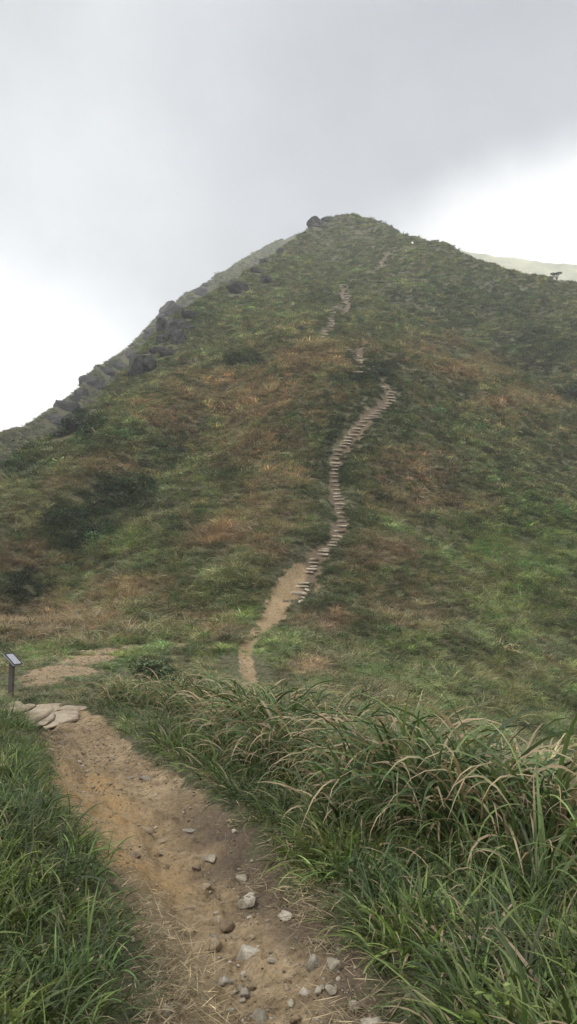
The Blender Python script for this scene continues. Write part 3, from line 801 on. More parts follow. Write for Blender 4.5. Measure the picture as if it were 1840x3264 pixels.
# crags on the left edge: (u, v, w, h in photo units, label)
CRAGS = [
 (793,561,32,25,"rounded dark boulder perched on the skyline just left of the summit"),
 (819,553,20,11,"low dark rock joining the perched boulder to the summit"),
 (705,632,15,15,"small dark rock on the left ridge, first below the perched boulder"),
 (662,657,14,10,"small dark rock at the upper left ridge edge above the split outcrop"),
 (648,681,28,15,"low dark rock lying along the left ridge edge above the block outcrop"),
 (668,706,24,20,"isolated grey rock among the grass just inside the left ridge"),
 (596,728,46,32,"broad dark block outcrop on the upper part of the left ridge"),
 (516,717,13,11,"little square rock standing on the left skyline"),
 (503,734,28,22,"grey rock just under the little square skyline rock"),
 (437,786,62,36,"largest pale topped slab crowning the main crag"),
 (474,794,30,22,"rough block on the right shoulder of the main crag"),
 (405,798,18,12,"small knob of rock on the skyline of the main crag"),
 (457,820,30,34,"square dark block at the right of the main crag"),
 (430,830,26,48,"tall vertical rock face at the middle of the main crag"),
 (408,822,26,34,"cracked grey face beside the tall face of the main crag"),
 (376,848,30,34,"grey crag block at the left of the main crag"),
 (410,854,26,24,"dark hollow block under the tall face of the main crag"),
 (449,852,28,36,"dark block at the right foot of the main crag"),
 (479,828,20,18,"weathered grey rock at the right edge of the main crag"),
 (395,880,32,16,"low dark rock ledge under the main crag"),
 (418,890,34,14,"flat dark rock ledge below the low ledge"),
 (341,928,27,66,"tall dark rock pillar standing free on the left slope"),
 (372,922,32,36,"rounded dark rock leaning against the right of the pillar"),
 (366,899,30,20,"broken rock between the pillar and the main crag"),
 (325,889,46,26,"flat capped crag on the skyline above the pillar"),
 (296,915,34,32,"grey crag face to the left of the pillar"),
 (268,930,32,24,"long grey rock band left of the crag face"),
 (222,952,32,34,"angular crag with a stepped top on the left skyline"),
 (205,985,26,30,"sloping grey crag under the stepped skyline crag"),
 (240,962,36,26,"grey rock band right of the stepped skyline crag"),
 (165,1017,50,34,"dark rock band on the lower left ridge"),
 (132,1050,38,26,"low dark outcrop at the bottom of the left rock band"),
 (192,1002,32,20,"grey rock joining the stepped crag and the lower band"),
 (240,1036,32,32,"round grey boulder half buried beside the dark bush"),
 (254,1015,22,12,"pale flat rock above the round grey boulder"),
 (497,872,18,10,"small grey rock in the grass below the main crag"),
 (373,976,14,12,"small dark rock in the grass below the pillar"),
 (104,1100,26,10,"low dark rock strip above the lower left slope"),
 (42,1205,16,14,"dark rock on the lower left slope edge near the border"),
]
for i, (u, v, w, h, lab) in enumerate(CRAGS):
    x, y, z = hit(u, v + h * .30, 45)
    W = w / F * y * (1.45 if i < 24 else 1.5); H = h / F * y * (1.45 if i < 24 else 1.1)
    zc = CAMZ + ray(u, v)[1] * y
    D = max(W * .9, H * .6)
    pillar = "pillar" in lab and "standing" in lab
    o = rock_obj("crag_rock", 40 + i, (W, D, H), (x, y + D * .12, zc - (H * .22 if i >= 24 else 0)), random.uniform(-.4, .4) if not pillar else .15, MAT_CLIFF,
                 tilt=(random.uniform(-.1, .1), random.uniform(-.12, .12)), npts=24, box=.9 if pillar else .78, sub=2, rough=.085)
    tag(o, lab, "rock", "rocks along the left ridge"); EXCL.append((x, y - W * .25, W * .30))

# stones on the path (u, v, w, h, material, embed, label)
STONES = [
 (610,2211,31,40,MAT_PALE,.2,"angular white stone with a shaded split side, beside the damp right edge of path"),
 (622,2263,40,34,MAT_PALE,.35,"flat white wedge stone just below the angular white stone"),
 (717,2303,34,24,MAT_PALE,.3,"whitish stone by the straw on the right path edge"),
 (570,2329,32,27,MAT_BROWN,.3,"round dark brown stone in the middle of the lower path"),
 (541,2378,44,36,MAT_TAN,.35,"big rounded tan stone left of the broad pale slab"),
 (622,2388,62,44,MAT_PALE,.55,"broad pale slab half sunk in the lower path"),
 (684,2417,24,14,MAT_PALE,.3,"small whitish stone right of the broad pale slab"),
 (327,2362,20,17,MAT_PALE,.3,"small white stone at the edge of the left straw"),
 (527,2157,40,20,MAT_PALE,.4,"long pale stone lying near the right edge of mid path"),
 (590,2090,13,14,MAT_PALE,.3,"small white stone at the foot of the right grass bank"),
 (477,2088,34,18,MAT_GREY,.45,"squarish grey stone on the right of the mid path"),
 (412,2110,44,22,MAT_TAN,.6,"smooth flat tan stone sunk in the mid path"),
 (412,2142,30,14,MAT_TAN,.5,"smooth low stone just below the smooth flat tan stone"),
 (342,2146,32,16,MAT_BROWN,.5,"low brown stone left of the smooth low stone"),
 (367,2082,36,18,MAT_TAN,.55,"low square tan stone above the smooth flat tan stone"),
 (520,2226,28,15,MAT_TAN,.45,"small tan stone left of the angular white stone"),
 (498,2180,26,12,MAT_BROWN,.4,"small brown stone under the long pale stone"),
 (540,2252,24,14,MAT_BROWN,.45,"dull brown stone left of the flat white wedge"),
 (787,2422,34,58,MAT_GREY,.25,"upright grey shard with pale edges on the damp soil"),
 (841,2429,32,32,MAT_PALE,.3,"round cream stone beside the upright grey shard"),
 (767,2497,27,20,MAT_PALE,.3,"oval cream stone alone on the damp soil"),
 (832,2490,22,24,MAT_PALE,.3,"chipped white stone between oval cream stone and grass"),
 (896,2530,31,29,MAT_PALE,.3,"cream cobble near the lower right grass edge"),
 (652,2560,36,26,MAT_GREY,.3,"grey cobble at the bottom of the path below the cluster"),
 (743,2562,28,20,MAT_TAN,.3,"tan cobble at the bottom of the path right of the grey cobble"),
 (932,2572,46,20,MAT_PALE,.4,"pale flat stone at the lowest right corner of the path"),
 (627,2484,30,33,MAT_TAN,.3,"rounded tan cobble, largest of the stone cluster"),
 (562,2468,22,20,MAT_PALE,.3,"white stone at the left of the stone cluster"),
 (616,2464,26,16,MAT_TAN,.35,"flat tan stone on top of the stone cluster"),
 (606,2488,22,20,MAT_GREY,.3,"grey stone left of the rounded tan cobble"),
 (616,2501,24,19,MAT_GREY,.3,"grey stone below the rounded tan cobble"),
 (608,2516,16,12,MAT_PALE,.3,"small pale stone at the bottom of the stone cluster"),
 (580,2470,14,13,MAT_GREY,.3,"tiny grey stone inside the stone cluster"),
 (420,2541,27,27,MAT_PALE,.3,"pale stone half in the lower left straw"),
 (400,2548,17,18,MAT_TAN,.3,"small tan stone leaning on the pale straw stone"),
 (612,2449,14,11,MAT_PALE,.3,"pebble sized white stone above the stone cluster"),
 (628,2308,13,9,MAT_PALE,.3,"tiny white stone between the white wedge and the brown stone"),
 (465,2536,14,9,MAT_PALE,.3,"tiny pale stone right of the straw stones"),
 (484,2280,44,22,MAT_BROWN,.7,"worn hump of clay coloured stone in the middle of the path"),
 (545,2305,34,24,MAT_TAN,.65,"embedded tan stone above the round dark brown stone"),
 (575,2352,52,18,MAT_TAN,.7,"long embedded tan stone under the round dark brown stone"),
 (512,2408,30,26,MAT_BROWN,.65,"embedded brown stone below the big rounded tan stone"),
 (535,2352,24,16,MAT_GREY,.6,"bluish grey embedded stone left of the long embedded stone"),
 (425,2178,20,9,MAT_BROWN,.5,"low dark stone on the left half of the mid path"),
 (365,1955,30,16,MAT_GREY,.5,"grey stone under the right bank on the upper path"),
 (275,1970,18,9,MAT_TAN,.4,"small stone on the upper middle path"),
 (330,1958,20,10,MAT_GREY,.4,"small grey stone left of the bank stone on the upper path"),
 (200,1915,22,9,MAT_PALE,.45,"pale flat chip on the left of the upper path"),
 (205,1928,15,8,MAT_PALE,.4,"pale small chip below the pale flat chip"),
 (165,1850,14,9,MAT_PALE,.3,"white stone just below the cracked slabs"),
 (222,1837,13,8,MAT_TAN,.3,"small brown stone right of the cracked slabs"),
 (255,1862,12,6,MAT_TAN,.3,"small tan stone on the upper right of the path"),
 (208,1893,16,8,MAT_TAN,.3,"tan stone midway down the upper path"),
 (130,1885,14,8,MAT_PALE,.3,"pale stone beside the left grass of the upper path"),
]
for i, (u, v, w, h, mat, emb, lab) in enumerate(STONES):
    x, y, z = hit(u, v + h * .35, 1.5)
    dist = math.hypot(y, CAMZ - z)
    W = w / F * dist * 1.22
    H = max(h / F * dist * 1.1, W * .3)
    if h > 1.4 * w: Dp = W * .7
    else: Dp = max(W * .75, min(H * 1.3, W))
    H = min(H, W * .8) if h <= 1.4 * w else H * .8
    o = rock_obj("stone", 200 + i, (W, Dp, H), (x, y, z + H * (.5 - emb)), random.uniform(-.5, .5), mat,
                 tilt=(random.uniform(-.2, .2), random.uniform(-.2, .2)), npts=14, box=.35, sub=2, rough=.05)
    tag(o, lab, "stone", "stones on the dirt path")

# cracked slabs at the far end of the path
SLABS = [(112,1786,96,30,"broad pale cracked slab, topmost at the end of the dirt path"),
         (186,1787,84,14,"long thin pale slab reaching right at the end of the path"),
         (150,1812,86,34,"pale triangular slab nearest the dirt path"),
         (66,1816,62,22,"pale slab at the left grass edge"),
         (97,1823,62,15,"slab with an overhanging dark edge in front of the pale slabs"),
         (22,1781,52,14,"mossy pale slab below the signpost"),
         (30,1795,46,12,"small mossy slab beneath the mossy pale slab")]
for i, (u, v, w, h, lab) in enumerate(SLABS):
    x, y, z = hit(u, v, 8); EXCL.append((x, y, w / F * y * .5))
    x1, y1, z1 = hit(u, v + h * .5, 8); x0, y0, z0 = hit(u, v - h * .5, 8)
    W = w / F * y * 1.05; Dp = min(max(abs(y0 - y1), .5), 2.2)
    H = .13 if i != 4 else .16
    o = rock_obj("rock_slab", 300 + i, (W, Dp, H), (x, y, z + (.05 if i == 4 else .015)), random.uniform(-.15, .15), MAT_SLAB,
                 tilt=(random.uniform(-.01, .03), random.uniform(-.02, .02)), npts=34, box=.62, sub=3, rough=.012)
    tag(o, lab, "rock", "slabs at the end of the dirt path")
SADDLE = [(266,1617,16,9,"grey rock at the upper edge of the bare saddle patch"),(318,1634,34,12,"flat rock in the grass of the saddle"),
          (137,1657,22,14,"broken rock at the rear of the bare saddle patch"),(210,1642,20,8,"low rock between the two saddle rocks"),
          (118,1640,14,10,"small pale rock behind the signpost"),(445,1632,24,6,"low rock on the bare streak of the saddle")]
for i, (u, v, w, h, lab) in enumerate(SADDLE):
    x, y, z = hit(u, v, 14); W = w / F * y; H = max(h / F * y, .15); EXCL.append((x, y, W * .6))
    tag(rock_obj("saddle_rock", 330 + i, (W, W * .8, H), (x, y, z + H * .15), random.uniform(-1, 1), MAT_SLAB, npts=16, box=.5, sub=2, rough=.05), lab, "rock", "rocks on the saddle")

# gravel
peb = bpy.data.collections.new("pebble")
for k, mt in enumerate((MAT_PALE, MAT_TAN, MAT_BROWN, MAT_TAN, MAT_GREY)):
    bm = rock_bm(600 + k, (1, .8, .6), 12, .3, 1, .05); me = bpy.data.meshes.new("pebble"); bm.to_mesh(me); bm.free(); me.materials.append(mt)
    for p in me.polygons: p.use_smooth = True
    peb.objects.link(bpy.data.objects.new("pebble_%d" % k, me))
def build_gravel():
    r = np.random.default_rng(31); n_ = 12000
    s = r.uniform(math.log(5), math.log(18), n_); y = np.exp(s) - 3; xl_, xr_ = path_edges(y)
    x = xl_ + (xr_ - xl_) * r.uniform(-.02, 1.02, n_)
    cl = fbm(x * 2.2, y * 1.8, 3)
    low = np.exp(-(((x - .02) / .55) ** 2 + ((y - 3.3) / .75) ** 2))
    upp = sstep(7.5, 10, y)
    keep = r.uniform(0, 1, n_) < .2 + .6 * sstep(-.05, .35, cl) + .7 * low + .5 * upp
    x, y = x[keep], y[keep]
    for bx, by, rx, ry in bare_w:
        k = int(90 * rx * ry); x = np.append(x, bx + r.normal(0, rx * .5, k)); y = np.append(y, by + r.normal(0, ry * .5, k))
    for ch_ in trk:
        for tx, ty, tw in ch_:
            x = np.append(x, tx + r.normal(0, tw, 14)); y = np.append(y, ty + r.normal(0, .8, 14))
    n_ = len(x); z = height(x, y)
    sz = np.exp(r.normal(-4.6, .6, n_)) * (1 + .6 * sstep(5, 11, y) + 1.6 * sstep(17, 24, y)); sz = np.clip(sz, .003, np.where(y > 17, .14, .045))
    scatter("gravel", np.stack([x, y, z + sz * .12], 1), np.stack([r.normal(0, .3, n_), r.normal(0, .3, n_), r.uniform(0, 6.28, n_)], 1), np.stack([sz] * 3, 1),
            r.integers(0, 5, n_), np.ones((n_, 3)) * .3, np.zeros(n_), peb, "loose grit and pebbles strewn over the dirt path", "gravel")
build_gravel()

# ------------------------------------------------------------------ stone steps
ONES = "first second third fourth fifth sixth seventh eighth ninth tenth eleventh twelfth thirteenth fourteenth fifteenth sixteenth seventeenth eighteenth nineteenth twentieth".split()
TENS = {2: "twenty", 3: "thirty", 4: "forty"}
def ordinal(k):
    if k <= 20: return ONES[k - 1]
    t, o = divmod(k, 10)
    if o == 0: return TENS[t][:-1] + "ieth"
    return TENS[t] + "-" + ONES[o - 1]
step_meshes = []
for k in range(6):
    bm = rock_bm(700 + k, (1.0, .46, .13), 44, .95, 2, .018)
    me = bpy.data.meshes.new("stone_step"); bm.to_mesh(me); bm.free(); me.materials.append(MAT_STEP); step_meshes.append(me)
def build_steps():
    r = random.Random(5)
    names = [("broad pale stone step, %s up from the sandy landing at the stair foot", FL1), ("pale stone step, %s above the dirt gap over the landing", FL2),
             ("leaning stone step, %s of the flight slanting up to the straight flight", FL3), ("stone step, %s up the long straight flight between grass banks", FL4),
             ("stone step, %s of the short flight bending left behind the brown hummock", FL5), ("narrow stone step, %s up the crooked flight above the hummock", FL6),
             ("tiny stone step, %s of the last flight under the hiker", FL7), ("tiny pale stone step, %s on the path beside the hiker", FL8)]
    for lab, fl in names:
        for k, (u, v, w) in enumerate(fl):
            x, y, z = hit(u, v, 30)
            o = bpy.data.objects.new("stone_step", r.choice(step_meshes)); COL.objects.link(o)
            W = w / F * y * 1.08
            th = 1.0 if y < 80 else 1.35
            o.location = (x + r.uniform(-.06, .06), y + .02, z + r.uniform(-.01, .04)); o.scale = (W * r.uniform(.82, 1.15), 1.1 if y < 80 else 1.3, th * r.uniform(.8, 1.15) * (1.3 if fl is FL1 else 1))
            o.rotation_euler = (r.uniform(-.05, .05), r.uniform(-.06, .06), r.uniform(-.09, .09) + (.0 if r.random() < .5 else math.pi))
            EXCL.append((x, y - .15, W * .46))
            tag(o, lab % ordinal(k + 1), "step", "stone steps of the hill stairway")
build_steps()
for k, (u, v, w) in enumerate([(766,1497,16),(762,1508,14),(757,1516,12),(772,1487,12)]):
    x, y, z = hit(u, v, 30)
    tag(rock_obj("kerb_rock", 720 + k, (w / F * y * 1.2, .4, .22), (x, y, z + .06), .3, MAT_STEP, npts=16, box=.6, sub=2, rough=.04),
        "small pale edging rock, %s from the top of the curved row by the landing" % ordinal([2, 3, 4, 1][k]), "rock", "edging rocks by the landing")

# ------------------------------------------------------------------ signpost
def box_bm(bm, c, s, rot=None, bev=.004):
    res = bmesh.ops.create_cube(bm, size=1)
    vs = res['verts']
    for v in vs: v.co = Vector((v.co.x * s[0], v.co.y * s[1], v.co.z * s[2]))
    es = list({e for v in vs for e in v.link_edges})
    if bev: 
        rb = bmesh.ops.bevel(bm, geom=es, offset=bev, segments=2, affect='EDGES'); vs = list({v for f in rb['faces'] for v in f.verts} | {v for v in vs if v.is_valid})
    M = Matrix.Translation(c)
    if rot is not None: M = M @ rot
    bmesh.ops.transform(bm, matrix=M, verts=vs)
def bm_obj(name, bm, mat, parent=None):
    me = bpy.data.meshes.new(name); bm.to_mesh(me); bm.free(); return link_mesh(name, me, mat, parent)
px, py, pz = hit(27, 1758, 14)
sign = bpy.data.objects.new("signpost", None); COL.objects.link(sign); sign.location = (px, py, pz)
tag(sign, "short dark brown signpost with a small slanted information panel beside the pale slabs", "signpost")
topz = CAMZ + ray(27, 1659)[1] * py - pz
MAT_POST = flat_mat("dark_brown_post", (.05, .038, .032), .6, 0, .3, 14)
MAT_FRAME = flat_mat("grey_panel_frame", (.22, .23, .24), .45, .3, .2, 18)
MAT_RIM = flat_mat("black_panel_rim", (.02, .02, .022), .5, 0, .2, 18)
MAT_PANEL = flat_mat("pale_panel_face", (.30, .30, .32), .4, 0, .15, 30)
bm = bmesh.new(); box_bm(bm, Vector((0, 0, (topz - .3) / 2)), (.105, .105, topz + .3), None, .01); bm_obj("post", bm, MAT_POST, sign)
tilt = Matrix.Rotation(R(-12), 4, 'Z') @ Matrix.Rotation(R(43), 4, 'Y')
pc = Vector((.015, 0, topz + .0))
bm = bmesh.new(); box_bm(bm, pc, (.37, .34, .035), tilt, .006); panel = bm_obj("panel", bm, MAT_FRAME, sign)
up = tilt @ Vector((0, 0, 1)); axx = tilt @ Vector((1, 0, 0)); axy = tilt @ Vector((0, 1, 0))
bm = bmesh.new()
for sx, sy, lx, ly in ((0, .158, .36, .02), (0, -.158, .36, .02), (.17, 0, .02, .29), (-.17, 0, .02, .29)):
    box_bm(bm, pc + up * .022 + axx * sx + axy * sy, (lx, ly, .022), tilt, .003)
bm_obj("panel_frame", bm, MAT_RIM, panel)
bm = bmesh.new(); box_bm(bm, pc + up * .019, (.315, .285, .006), tilt, 0); face = bm_obj("panel_face", bm, MAT_PANEL, panel)

# ------------------------------------------------------------------ hiker
def build_hiker():
    x, y, z = hit(1038, 622, 120); EXCL.append((x, y - 1.5, 1.6))
    root = bpy.data.objects.new("person", None); COL.objects.link(root); root.location = (x, y, z + .02); root.rotation_euler = (0, 0, .25)
    tag(root, "hiker in a white top and dark shorts walking high on the hill path", "person")
    def skin(name, verts, edges, rad, mat, sub=1):
        me = bpy.data.meshes.new(name); me.from_pydata(verts, edges, [])
        o = link_mesh(name, me, mat, root)
        md = o.modifiers.new("skin", 'SKIN'); 
        for i, rr in enumerate(rad): me.skin_vertices[0].data[i].radius = (rr, rr) if not isinstance(rr, tuple) else rr
        me.skin_vertices[0].data[0].use_root = True
        sb = o.modifiers.new("smooth", 'SUBSURF'); sb.levels = sub; sb.render_levels = sub
        return o
    sk = flat_mat("skin_tone", (.38, .22, .15), .6, 0, .1); wh = flat_mat("white_shirt_cloth", (.78, .78, .82), .8, 0, .08)
    dk = flat_mat("dark_shorts_cloth", (.02, .02, .025), .8, 0, .2); hr = flat_mat("black_hair", (.012, .011, .01), .5, 0, .2)
    v = [(0,0,.92),(0,0,1.1),(0,-.01,1.34),(0,0,1.47),(0,-.03,1.54),(0,-.04,1.66),
         (.09,0,.86),(.11,-.1,.48),(.11,-.02,.08),(.11,-.15,.04),
         (-.09,0,.86),(-.11,.06,.48),(-.11,.16,.09),(-.11,.04,.04),
         (.19,0,1.4),(.25,.04,1.13),(.24,-.1,.92),(.24,-.14,.84),(-.19,0,1.4),(-.25,-.02,1.13),(-.23,-.16,.95),(-.23,-.2,.87)]
    e = [(0,1),(1,2),(2,3),(3,4),(4,5),(0,6),(6,7),(7,8),(8,9),(0,10),(10,11),(11,12),(12,13),(2,14),(14,15),(15,16),(16,17),(2,18),(18,19),(19,20),(20,21)]
    rd = [.13,.12,.14,.06,.075,.085,.09,.06,.042,.04,.09,.06,.042,.04,.06,.045,.033,.035,.06,.045,.033,.035]
    skin("body", v, e, rd, sk, 2)
    skin("shirt", [(0,0,.93),(0,0,1.12),(0,-.01,1.34),(0,0,1.44),(.2,0,1.4),(.255,.04,1.12),(-.2,0,1.4),(-.255,-.02,1.12)],
         [(0,1),(1,2),(2,3),(2,4),(4,5),(2,6),(6,7)], [.17,.155,.175,.09,.085,.07,.085,.07], wh, 2)
    skin("shorts", [(0,0,.93),(.1,-.01,.82),(.115,-.07,.58),(-.1,.01,.82),(-.115,.05,.58)], [(0,1),(1,2),(0,3),(3,4)], [.15,.115,.09,.115,.09], dk, 2)
    skin("hair", [(0,-.01,1.66),(0,-.02,1.73),(0,.03,1.62)], [(0,1),(0,2)], [.092,.07,.07], hr, 2)
build_hiker()

# ------------------------------------------------------------------ shrubs and the lone tree
def leaf_obj(name, part, tint, parent=None, key=None):
    v, f, b = part
    me = plant_mesh(name, part, leaf_mat(key or name, tint))
    return link_mesh(name, me, None, parent)
_lm = {}
def leaf_mat(key, tint):
    k = tuple(tint)
    if k in _lm: return _lm[k]
    m, nt, b, out = new_mat("shrub_leaf")
    bl = attr(nt, "blade"); sep = N(nt, "ShaderNodeSeparateXYZ"); nt.links.new(bl.outputs['Vector'], sep.inputs[0])
    c = mix(nt, sep.outputs[1], tuple(x * .6 for x in tint), tuple(x * 1.45 for x in tint))
    nt.links.new(c, b.inputs['Base Color']); b.inputs['Roughness'].default_value = .55
    _lm[k] = m; return m
def tube(bm, p0, p1, r0, r1, n_=7):
    d = (p1 - p0).normalized(); a = d.orthogonal().normalized(); b = d.cross(a)
    ring = []
    for p, rr in ((p0, r0), (p1, r1)):
        ring.append([bm.verts.new(p + (a * math.cos(t) + b * math.sin(t)) * rr) for t in (2 * math.pi * k / n_ for k in range(n_))])
    for k in range(n_): bm.faces.new((ring[0][k], ring[0][(k + 1) % n_], ring[1][(k + 1) % n_], ring[1][k]))
MAT_BARK = flat_mat("bark", (.05, .042, .034), .9, 0, .3, 6)
def shrub(u, v, w, h, lab, tint=(.028, .038, .02), seed=0, ymin=30, nl=420, trunk=False, cat="shrub", name="shrub", leaf=None):
    x, y, z = hit(u, v + h * .45, ymin)
    W = w / F * y / 2; H = h / F * y; EXCL.append((x, y - W * .5, W * (.9 if leaf is None else .25)))
    root = bpy.data.objects.new(name, None); COL.objects.link(root); root.location = (x, y, z); root['label'] = lab; root['category'] = cat
    r = random.Random(seed); parts = []
    ncl = 5 + int(w / 12)
    bm = bmesh.new()
    for k in range(ncl):
        cx = r.uniform(-.75, .75) * W; cy = r.uniform(-.5, .5) * W; cz = H * (r.uniform(.45, .7) if trunk else r.uniform(.05, .45))
        rr = W * r.uniform(.32, .5); rz = H * (.3 if trunk else .5) * r.uniform(.7, 1.1)
        lv, lf, lb = make_leaves(nl // ncl, leaf or (.10 * W + .04, .2 * W + .06), rr, rz, seed * 31 + k)
        lv = lv + np.array([cx, cy, cz]); parts.append((lv, lf, lb))
        mid = Vector((cx * .4, cy * .4, cz * .55))
        tube(bm, Vector((0, 0, -.15)) , mid, .05 * W, .035 * W); tube(bm, mid, Vector((cx, cy, cz + rz * .3)), .035 * W, .012 * W)
    tk = bm_obj("trunk" if trunk else "stem", bm, MAT_BARK, root)
    leaf_obj("crown" if trunk else "foliage", cat_parts(parts), tint, root)
    return root
shrub(1401,688,32,22,"lone windswept tree with a gap under its crown on the right skyline", (.03,.032,.025), 1, 80, 520, True, "tree", "tree")
SHR = [(1425,696,12,7,"little round shrub just right of the lone skyline tree"),(1372,733,16,16,"dark twin topped shrub below the lone tree"),
       (1366,745,24,10,"low dark shrub under the twin topped shrub"),(1392,716,10,10,"faint dark shrub directly under the lone tree"),(1380,716,10,6,"faint low shrub left of the one under the lone tree"),
       (1278,731,14,8,"dark shrub alone on the upper right slope"),(1099,651,10,7,"small dark shrub below the hiker to the right"),(901,574,16,7,"dark low shrub on the upper slope near the summit"),
       (836,567,9,7,"small round dark shrub below the perched boulder"),(955,551,20,7,"dark low shrub on the skyline right of the summit"),(985,559,9,9,"spiky shrub sticking up from the skyline right of the summit"),
       (822,651,20,9,"dark patchy shrub on the slope under the summit"),(905,643,10,7,"small dark shrub left of the top steps"),(1446,785,14,11,"dark shrub at the right border of the hill"),
       (1351,855,14,9,"dark shrub in the middle of the shaded right slope"),(1390,826,18,12,"large dark shrub left of the border on the right slope"),(1235,714,12,7,"small shrub on the right slope under the shoulder"),
       (185,1068,76,46,"big dark green bush hanging below the left rock band"),(150,1090,40,22,"dark bush at the lower left end of the big bush"),
       (1440,986,46,26,"dark hollow thicket at the right border"),(948,936,56,26,"dark green bush at the bend above the long stair flight"),(890,950,34,18,"dark bush left of the stair bend"),
       (530,782,26,12,"green bush at the right of the main crag"),(500,810,22,14,"bush growing against the right of the main crag"),(757,828,34,14,"dark bush on the slope left of the crooked flight"),
       (246,918,16,10,"tiny bush on the left skyline above the stepped crag")]
for i, (u, v, w, h, lab) in enumerate(SHR):
    big = w > 30
    shrub(u, v, w, h, lab, (.045, .06, .034) if i % 2 else (.055, .066, .04), 50 + i, 45, 1100 if big else 260)
for o in bpy.data.objects:
    if o.name.startswith("shrub"): o['group'] = "shrubs scattered over the hill"
# near shrub by the head of the tall grass
s_ = shrub(385, 1690, 110, 80, "dark leafy shrub at the back end of the tall grass", (.085, .115, .045), 90, 12, 2000, leaf=(.06, .15)); s_['group'] = "shrubs near the path"
s_ = shrub(470, 1720, 90, 50, "low leafy shrub between the dark shrub and the tan grass", (.095, .13, .048), 91, 12, 1600, leaf=(.06, .14)); s_['group'] = "shrubs near the path"

build_hill()
build_foreground()

# ------------------------------------------------------------------ haze
bm = bmesh.new(); bmesh.ops.create_cube(bm, size=1)
for v in bm.verts: v.co = Vector((v.co.x * 2000, v.co.y * 2000, (v.co.z + .5) * 560 - 52))
hz = bm_obj("haze", bm, None); hm = bpy.data.materials.new("haze_air"); hm.use_nodes = True
nt = hm.node_tree; nt.nodes.clear(); o_ = nt.nodes.new("ShaderNodeOutputMaterial"); pv = nt.nodes.new("ShaderNodeVolumePrincipled")
pv.inputs['Color'].default_value = (.96, .97, .985, 1); pv.inputs['Density'].default_value = .0005; pv.inputs['Anisotropy'].default_value = 0.0
nt.links.new(pv.outputs[0], o_.inputs['Volume']); hz.data.materials.append(hm)
tag(hz, "thin pale mountain mist in the air", "haze", kind="stuff")

# ------------------------------------------------------------------ sky and sun
SUN = Vector((-.45, -.40, .80)).normalized()
w = bpy.data.worlds.new("World"); scene.world = w; w.use_nodes = True
nt = w.node_tree; nt.nodes.clear()
wo = nt.nodes.new("ShaderNodeOutputWorld")
sky = nt.nodes.new("ShaderNodeTexSky"); sky.sky_type = 'NISHITA'; sky.sun_disc = False
sky.sun_elevation = math.asin(SUN.z); sky.sun_rotation = math.atan2(SUN.x, SUN.y)
bg1 = nt.nodes.new("ShaderNodeBackground"); bg1.inputs[1].default_value = .1; nt.links.new(sky.outputs[0], bg1.inputs[0])
tc = nt.nodes.new("ShaderNodeTexCoord"); D_ = tc.outputs['Generated']
def dirv(u, v):
    a, T = ray(u, v); return Vector((a, 1, T)).normalized()
def dot_n(vec):
    d = nt.nodes.new("ShaderNodeVectorMath"); d.operation = 'DOT_PRODUCT'; nt.links.new(D_, d.inputs[0]); d.inputs[1].default_value = tuple(vec); return d.outputs['Value']
def mapr(val, a, b, c=0, d=1):
    m = nt.nodes.new("ShaderNodeMapRange"); m.interpolation_type = 'SMOOTHSTEP'; nt.links.new(val, m.inputs[0])
    for i, k in enumerate((a, b, c, d)): m.inputs[i + 1].default_value = k
    return m.outputs[0]
cn = noise_node(nt, 2.2, 5, .5, D_)
cn2 = noise_node(nt, 6.5, 7, .6, D_)
wob = math_n(nt, 'MULTIPLY', math_n(nt, 'SUBTRACT', cn.outputs[0], .5), .16)
wob = math_n(nt, 'ADD', wob, math_n(nt, 'MULTIPLY', math_n(nt, 'SUBTRACT', cn2.outputs[0], .5), .05))
nR = dirv(1452, 370).cross(dirv(800, 560)).normalized()
if nR.z > 0: nR = -nR
fR = mapr(math_n(nt, 'ADD', dot_n(nR), wob), -.035, .075)
gR = mapr(dot_n(Vector((1, -.10, 0)).normalized()), -.05, .14)
right = math_n(nt, 'MULTIPLY', fR, gR)
nL = dirv(0, 640).cross(dirv(620, 850)).normalized()
if nL.z > 0: nL = -nL
fL = mapr(math_n(nt, 'ADD', dot_n(nL), wob), -.045, .11)
gL = mapr(dot_n(Vector((-1, -.0, 0)).normalized()), .0, .30)
left = math_n(nt, 'MULTIPLY', fL, gL)
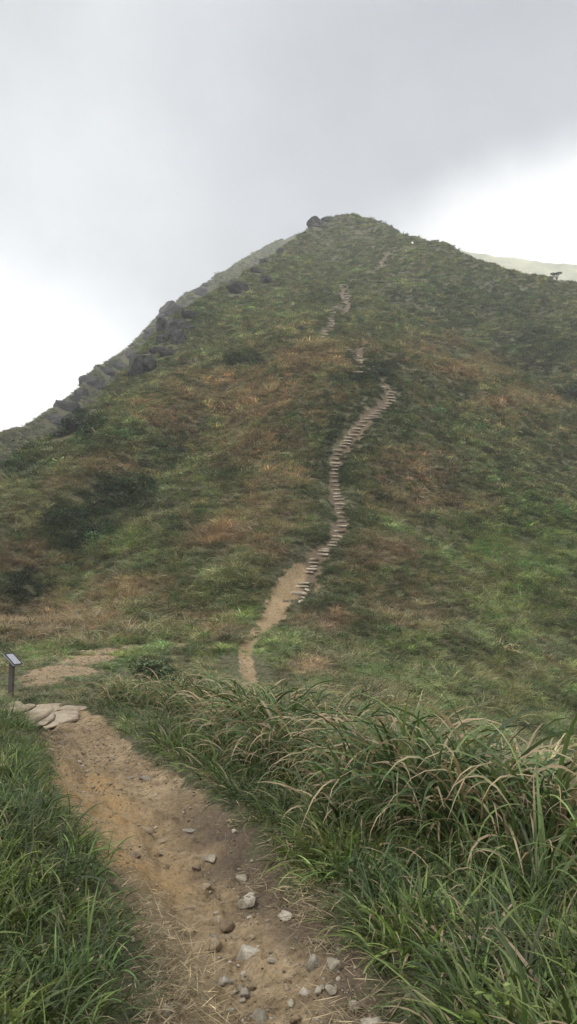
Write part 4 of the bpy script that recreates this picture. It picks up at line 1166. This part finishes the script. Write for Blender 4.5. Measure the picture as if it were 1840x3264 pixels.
bright = math_n(nt, 'MAXIMUM', right, left)
tl = mapr(dot_n(dirv(0, 0)), .80, 1.0)
base = mix(nt, tl, (.178, .188, .207), (.272, .285, .297))
base = mix(nt, mapr(dot_n(dirv(1452, 100)), .86, 1.0), base, (.186, .197, .220))
cmix = math_n(nt, 'ADD', math_n(nt, 'MULTIPLY', cn.outputs[0], .62), math_n(nt, 'MULTIPLY', cn2.outputs[0], .38))
shade = ramp(nt, cmix, [(.34, (.74, .74, .752)), (.66, (1.2, 1.2, 1.19))])
base = mix(nt, 1.0, base, shade.outputs[0], 'MULTIPLY')
col = mix(nt, bright, base, (.60, .60, .592))
zen = mapr(dot_n(Vector((0, .55, .84)).normalized()), .5, .985)
away = mapr(dot_n(Vector((0, .93, .37)).normalized()), .50, .74)
col = mix(nt, away, (.92, .93, .95), col)
bg2 = nt.nodes.new("ShaderNodeBackground"); bg2.inputs[1].default_value = 1.0; nt.links.new(col, bg2.inputs[0])
mx = nt.nodes.new("ShaderNodeMixShader"); mx.inputs[0].default_value = .95
nt.links.new(bg1.outputs[0], mx.inputs[1]); nt.links.new(bg2.outputs[0], mx.inputs[2]); nt.links.new(mx.outputs[0], wo.inputs[0])

sl = bpy.data.lights.new("sun", 'SUN'); sl.energy = 1.2; sl.angle = R(18); sl.color = (1, .97, .92)
so = bpy.data.objects.new("sun", sl); COL.objects.link(so); so.rotation_euler = (-SUN).to_track_quat('-Z', 'Y').to_euler()

scene.view_settings.view_transform = 'Standard'; scene.view_settings.look = 'None'; scene.view_settings.gamma = 1; scene.view_settings.exposure = 1.08
scene.render.engine = 'CYCLES'
c = scene.cycles
c.use_denoising = True; c.denoiser = 'OPENIMAGEDENOISE'; c.denoising_prefilter = 'NONE'
c.max_bounces = 6; c.diffuse_bounces = 3; c.glossy_bounces = 2; c.transmission_bounces = 4; c.volume_bounces = 2; c.transparent_max_bounces = 8
c.use_adaptive_sampling = True; c.adaptive_threshold = .005; c.sample_clamp_indirect = 4
